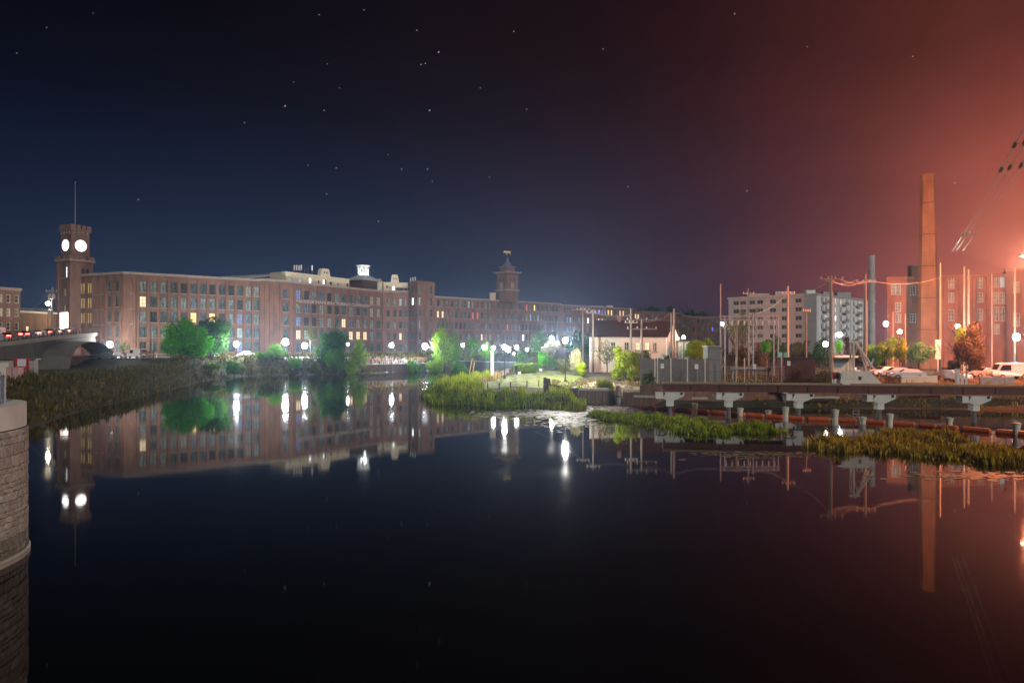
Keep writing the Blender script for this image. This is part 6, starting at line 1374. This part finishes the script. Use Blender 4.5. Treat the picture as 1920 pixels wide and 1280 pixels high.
# ================================================================== apartments, stack, brick works on the right
def apartments():
    A, B, Cc = at(1366, 246), at(1531, 226), at(1641, 262); zt = zat(550, 226); T = thing('apartment_block', 'six storey pale apartment block with lit balconies on its right side', 'apartment building', (B.x, B.y, 4)); 
    M1, M2 = mat('tan cladding', (.50, .44, .41), .85, (.43, .38, .355), .6), mat('lamplit cladding', (.80, .78, .78), .8, (.72, .70, .70), .6); L = length(A, B); fl = 2.95  # right face paler: light of the lot lamps put into its cladding colour
    ws = []
    for cx in (1393, 1425, 1449, 1471, 1497, 1380, 1410):
        for r in range(6): ws.append((tpx(cx, A, B)*L, zt-2.1-fl*r, 2.2, 1.5, 2, 1, PD[3] if (cx, r) == (1497, 3) else PD[0] if cx > 1440 or r < 2 else PD[1]))
    wall(T, A, B, 3.5, zt, ws, M1, .25, FRAMEL, False)
    for r in range(1, 6): b = MB(); along(A, B, 0, L, zt-fl*r-.55, zt-fl*r-.42, .003, .06, b); b.build('string_course', FRAMEL, T)
    L2 = length(B, Cc); ws = []; lit = {(1567, 0): 'w', (1567, 1): 'w', (1567, 2): 'B', (1567, 3): 'w', (1567, 4): 'B', (1577, 0): 'w', (1549, 2): 'w', (1614, 0): 'w', (1614, 1): 'w', (1614, 2): 'w', (1614, 3): 'w', (1614, 4): 'w', (1629, 0): 'd'}
    for cx in (1541, 1549, 1567, 1577, 1588, 1601, 1614, 1629):
        for r in range(6): ws.append((tpx(cx, B, Cc)*L2, zt-1.9-fl*r, 1.3, 1.9, 2, 1, PL[lit[cx, r]] if (cx, r) in lit else PD[1]))
    wall(T, B, Cc, 3.5, zt, ws, M2, .25, FRAMEL, False)
    for cx in (1545, 1582, 1607):
        u = tpx(cx, B, Cc)*L2
        for r in range(6): b = MB(); along(B, Cc, u-1.9, u+1.9, zt-3.05-fl*r, zt-2.9-fl*r, .003, 1.2, b); b.build('balcony_slab', FRAMEL, T); b = MB(); along(B, Cc, u-1.9, u+1.9, zt-2.9-fl*r, zt-2.0-fl*r, 1.14, 1.2, b); b.build('balcony_rail', mat('grey balcony rail', (.30, .30, .32), .5), T)
    for cx in (1543, 1560, 1573, 1594, 1608, 1620): u = tpx(cx, B, Cc)*L2; b = MB(); along(B, Cc, u-.1, u+.1, 3.5, zt, .003, .16, b); b.build('drain_pipe', FRAMEL, T)
    q = A+(Cc-B); b = MB(); plain(b, Cc, q, 3.5, zt); plain(b, q, A, 3.5, zt); b.build('wall', M1, T); b = MB(); b.add([(v.x, v.y, zt-.2) for v in (A, B, Cc, q)], [(0, 1, 2, 3)]); b.build('roof', ROOFM, T)
    for X, Y in ((A, B), (B, Cc)): parapet(T, X, Y, zt, M1)
    G = 'plant boxes on the apartment roof'
    for px, d, w, h, lab in ((1518, 232, 3, 1.3, 'white plant box at the front corner of the apartment roof'), (1551, 238, 3.6, 1.2, 'bluish plant box behind the corner of the apartment roof'), (1580, 248, 5, 1.8, 'dark plant box midway along the apartment roof'), (1470, 240, 7, 1.5, 'long dark plant box on the left of the apartment roof'), (1420, 245, 8, 1.2, 'long low plant box at the far left of the apartment roof')):
        p = at(px, d); T = thing('rooftop_unit', lab, 'plant box', (p.x, p.y, zt-.2), G); b = MB(); b.box((p.x, p.y, zt+h/2), (w, 2, h+.4)); b.build('casing', WHITE if px == 1518 else GREYM, T); b = MB(); b.lathe([(.5, 0), (.5, .25)], 10, (p.x, p.y, zt+h+.2)); b.build('fan_cowl', DARKM, T)
    p = at(1634.5, 205); T = thing('concrete_stack', 'slim pale concrete stack beside the tall brown pole', 'chimney', (p.x, p.y, 4)); zt = zat(479, 205); b = MB(); b.lathe([(1.05, 3.5), (.86, zt-1), (.92, zt-.8), (.92, zt)], 12, (p.x, p.y, 0)); b.build('shaft', mat('stack concrete', (.52, .46, .43), .85, (.40, .34, .32), .8, stretch=(1, 1, .3)), T); b = MB(); b.lathe([(.5, zt), (.5, zt+.1)], 12, (p.x, p.y, 0)); b.build('flue', DARKM, T)
    for k in range(4): z = zt-5-k*6; b = MB(); b.lathe([(1.02, z), (1.02, z+.15)], 12, (p.x, p.y, 0)); b.build('hoop', GREYM, T)
apartments()

def brick_works():
    A, B, D, E = at(1663, 150), at(1757, 148), at(1886, 146), at(2080, 140); T = thing('brick_works', 'large old brick works glowing red at the right edge', 'factory building', (B.x, B.y, 2.7)); z0, z1 = zat(520, 150), zat(515, 147); RW = brick('works brick', (.26, .125, .085), (.22, .10, .07), (.24, .16, .12))
    def W_(A, B, zt, cols):
        L = length(A, B); wall(T, A, B, 2, zt, [(tpx(cx, A, B)*L, zat((ya+yb)/2, 148), w, (yb-ya)/F*148, 2, 3, m) for cx, ya, yb, w, m in cols], RW, .3, FRAMEL); parapet(T, A, B, zt, RW)
    W_(A, B, z0, [(1680, 530, 551, 2.0, PL['d']), (1684, 566, 584, 1.2, PD[4]), (1684.5, 588, 604, 1.2, PD[4]), (1712, 536, 552, 1.2, PD[0]), (1712, 588, 604, 1.2, PD[0])])
    W_(B, D, z1, [(cx, a, c, 1.25, PD[4] if k < 2 else PD[1]) for cx in (1784, 1838) for k, (a, c) in enumerate(((520, 541), (549, 567), (580, 601)))]+[(1868.5, 518, 540, 1.1, PD[4]), (1880, 518, 540, 1.1, PL['c']), (1868.5, 549, 570, 1.1, PD[4]), (1880, 549, 570, 1.1, PD[4]), (1868.5, 576, 602, 1.1, PD[1]), (1880, 576, 602, 1.1, PD[1]), (1869, 608, 626, 1.2, PL['d'])])
    W_(D, E, zat(503, 146), [(1906, 530, 550, 1.2, PD[4]), (1906, 588, 612, 1.3, PD[4]), (1940, 530, 550, 1.2, PD[4]), (1980, 530, 550, 1.2, PD[4]), (1940, 588, 612, 1.2, PD[4])])
    n = Vector((11, 18, 0)); b = MB(); plain(b, A+n, A, 2, z0); plain(b, E, E+n, 2, z1); plain(b, E+n, A+n, 2, z0); b.build('wall', RW, T)
    for P, Q, z in ((A, B, z0), (B, D, z1), (D, E, zat(503, 146))): b = MB(); b.add([(v.x, v.y, z-.3) for v in (P, Q, Q+n, P+n)], [(0, 1, 2, 3)]); b.build('roof', ROOFM, T)
    for px in (1772, 1800, 1826, 1852): L = length(B, D); u = tpx(px, B, D)*L; b = MB(); along(B, D, u-.3, u+.3, 2, z1-.6, .003, .15, b); b.build('pilaster', RW, T)
    p = at(1712, 156); b = MB(); b.box((p.x, p.y, z0+1.4), (1.6, 1.6, 3.4)); T2 = thing('vent_stack', 'small square vent on the brick works roof left of the chimney', 'vent', (p.x, p.y, z0)); b.build('shaft', RW, T2); b = MB(); b.box((p.x, p.y, z0+3.2), (1.9, 1.9, .2)); b.build('cap', STONE, T2)
    p = at(1739, 141); zt = zat(328, 141); T = thing('brick_chimney', 'tall tapering brick factory chimney in the red glow', 'chimney', (p.x, p.y, 2.7)); b = MB(); b.lathe([(2.15, 2), (1.32, zt-1.5), (1.30, zt)], 8, (p.x, p.y, 0), R(22.5)); b.build('shaft', BRO, T); b = MB(); b.lathe([(1.36, zt-1.2), (1.42, zt-1.0), (1.42, zt-.1), (1.36, zt+.06)], 8, (p.x, p.y, 0), R(22.5)); b.build('crown_band', BRO, T)
    b = MB(); b.lathe([(.9, zt+.06), (.9, zt+.1)], 8, (p.x, p.y, 0)); b.build('flue', DARKM, T)
    for k in range(5): z = zt-6-k*6.5; r_ = 1.31+(zt-z)/(zt-2)*.84; b = MB(); b.lathe([(r_+.02, z), (r_+.05, z+.12)], 8, (p.x, p.y, 0), R(22.5)); b.build('iron_band', DARKM, T)
brick_works()

def right_lot():
    G = 'vehicles in the lot behind the dock'
    def put(px, d): p = at(px, d); p.z = H(p.x, p.y)+.02; return p
    for px, d, rz, col, lab, van in ((1702, 100, 70, (.75, .76, .8), 'white car shining under the mint green tree', 0), (1680, 104, 80, (.4, .42, .45), 'grey car half hidden by the slanting pole', 0), (1657, 108, 100, (.6, .6, .62), 'pale car beside the white rake A-frame', 0), (1787, 98, 200, (.8, .82, .88), 'white car right of the chimney foot, nose to the river', 0), (1850, 102, 85, (.35, .3, .28), 'dull car under the dark rusty tree', 0), (1893, 100, 80, (.55, .55, .6), 'white van at the right under the bright lot lamp', 1), (1582, 112, 90, (.3, .5, .5), 'teal car left of the rake mast', 0)):
        car_proto('delivery_van' if van else 'car', lab, col, put(px, d), R(rz), G, van=bool(van), on=False)
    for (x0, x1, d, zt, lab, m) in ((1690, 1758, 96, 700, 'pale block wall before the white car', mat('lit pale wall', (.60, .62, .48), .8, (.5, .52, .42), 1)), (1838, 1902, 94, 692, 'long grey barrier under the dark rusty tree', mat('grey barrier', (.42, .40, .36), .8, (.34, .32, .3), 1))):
        A, B = at(x0, d), at(x1, d); z0 = H(A.x, A.y); T = thing('low_wall', lab, 'wall', (A.x, A.y, z0)); L = length(A, B); n = 7
        for k in range(n): b = MB(); along(A, B, L*k/n+.01, L*(k+1)/n-.01, z0-.2, z0+.95, -.3, 0, b); b.build('block', m, T)
    p = at(1582, 110); z = zat(668, 110); zb = H(p.x, p.y); T = thing('bus_shelter', 'small bluish lit shelter roof left of the rake machine', 'shelter', (p.x, p.y, zb)); b = MB(); b.box((p.x, p.y, z), (3.8, 1.8, .35)); b.build('roof', mat('pale blue roof', (.45, .6, .62), .6), T)
    for s in (-1.7, 1.7): b = MB(); b.tube((p.x+s, p.y, zb), (p.x+s, p.y, z-.17), .06, .06, 6); b.build('post', GREYM, T)
    b = MB(); b.box((p.x, p.y+.85, (zb+z)/2), (3.4, .06, z-zb-.6)); b.build('back_panel', mat('shelter glass', (.15, .25, .26), .2), T)
    p = at(1466, 94); T = thing('traffic_sign', 'cluster of small teal lit signs above the fence post', 'sign', (p.x, p.y, 2.7))
    for dx, m in ((-.3, (.35, .6, .6)), (.45, (.2, .45, .3))): b = MB(); b.box((p.x+dx, p.y-.15, zat(665, 94)), (.55, .06, .7)); b.build('plate', mat('sign %s' % dx, m, .5), T)
    b = MB(); b.tube((p.x, p.y, 2.5), (p.x, p.y, zat(660, 94)), .05, .05, 6); b.build('post', GREYM, T)
    # narrow upright panel on a post
    p = at(1758, 112); zb = H(p.x, p.y); T = thing('tall_sign', 'narrow upright pale panel beside the chimney foot', 'sign', (p.x, p.y, zb)); b = MB(); b.box((p.x, p.y, zat(655, 112)), (.9, .25, 3.2)); b.build('panel', mat('pale blue panel', (.30, .36, .42), .5), T); b = MB(); b.box((p.x, p.y, (zb+zat(675, 112))/2), (.2, .2, zat(668, 112)-zb)); b.build('post', GREYM, T)
right_lot()

# ================================================================== stars, far outside the haze
def stars():
    D = 5200; ms = {'w': lampmat('white star', (.85, .92, 1), .55), 'b': lampmat('blue star', (.30, .62, 1), .9), 'o': lampmat('orange star', (1, .62, .30), 1.2), 'f': lampmat('faint star', (.75, .85, 1), .16)}
    for m in ms.values(): m.cycles.emission_sampling = 'NONE'
    uniq = {(535, 199): 'single orange star in the left half of the sky', (806, 207): 'bright blue star above the white cupola', (823, 98): 'bright blue star high above the centre of the mills', (608, 207): 'pale blue star right of the orange one', (459, 230): 'small teal star left of the orange one', (1378, 26): 'bright bluish star near the top of the red sky', (260, 374): 'white star above the mill right of the clock tower', (1401, 358): 'white star over the apartment block', (1131, 92): 'white star right of the sky centre', (782, 57): 'small star above the two bright blue ones'}
    for px, py, c, s in ((535, 199, 'o', 1.0), (806, 207, 'b', 1.1), (823, 98, 'b', 1.0), (608, 207, 'w', .9), (459, 230, 'b', .8), (599, 28, 'f', 1), (683, 19, 'f', 1), (782, 57, 'w', .8), (964, 59, 'f', 1.1), (790, 121, 'f', 1), (798, 119, 'w', .7), (614, 120, 'f', .9), (637, 165, 'f', .8), (551, 154, 'f', .8), (901, 165, 'f', .9), (988, 205, 'f', 1), (753, 317, 'w', .8), (631, 315, 'f', 1), (802, 317, 'f', 1), (728, 290, 'f', .7), (811, 340, 'f', .7), (578, 310, 'f', .8),
                         (613, 364, 'f', .9), (710, 415, 'f', 1), (260, 374, 'w', .9), (1131, 92, 'w', .8), (1378, 26, 'b', .9), (1401, 358, 'w', .8), (1712, 106, 'f', 1), (1514, 88, 'f', .9), (1791, 343, 'f', 1), (1178, 350, 'f', .9), (32, 100, 'f', .9), (88, 52, 'f', .9), (175, 25, 'f', .8), (918, 332, 'f', .8)):
        p = at(px, D, zat(py, D)); T_ = 4.6*s; b = MB(); b.ico((0, 0, 0), (T_*.55, T_*.55, T_), 1); b.tube((-T_*1.6, 0, -T_*1.0), (0, 0, T_*.6), T_*.25, T_*.5, 5)
        o = b.local('star', ms[c]); o.location = p; tag(o, uniq.get((px, py), 'tiny faint star in the night sky'), 'star', 'stars in the night sky')
stars()
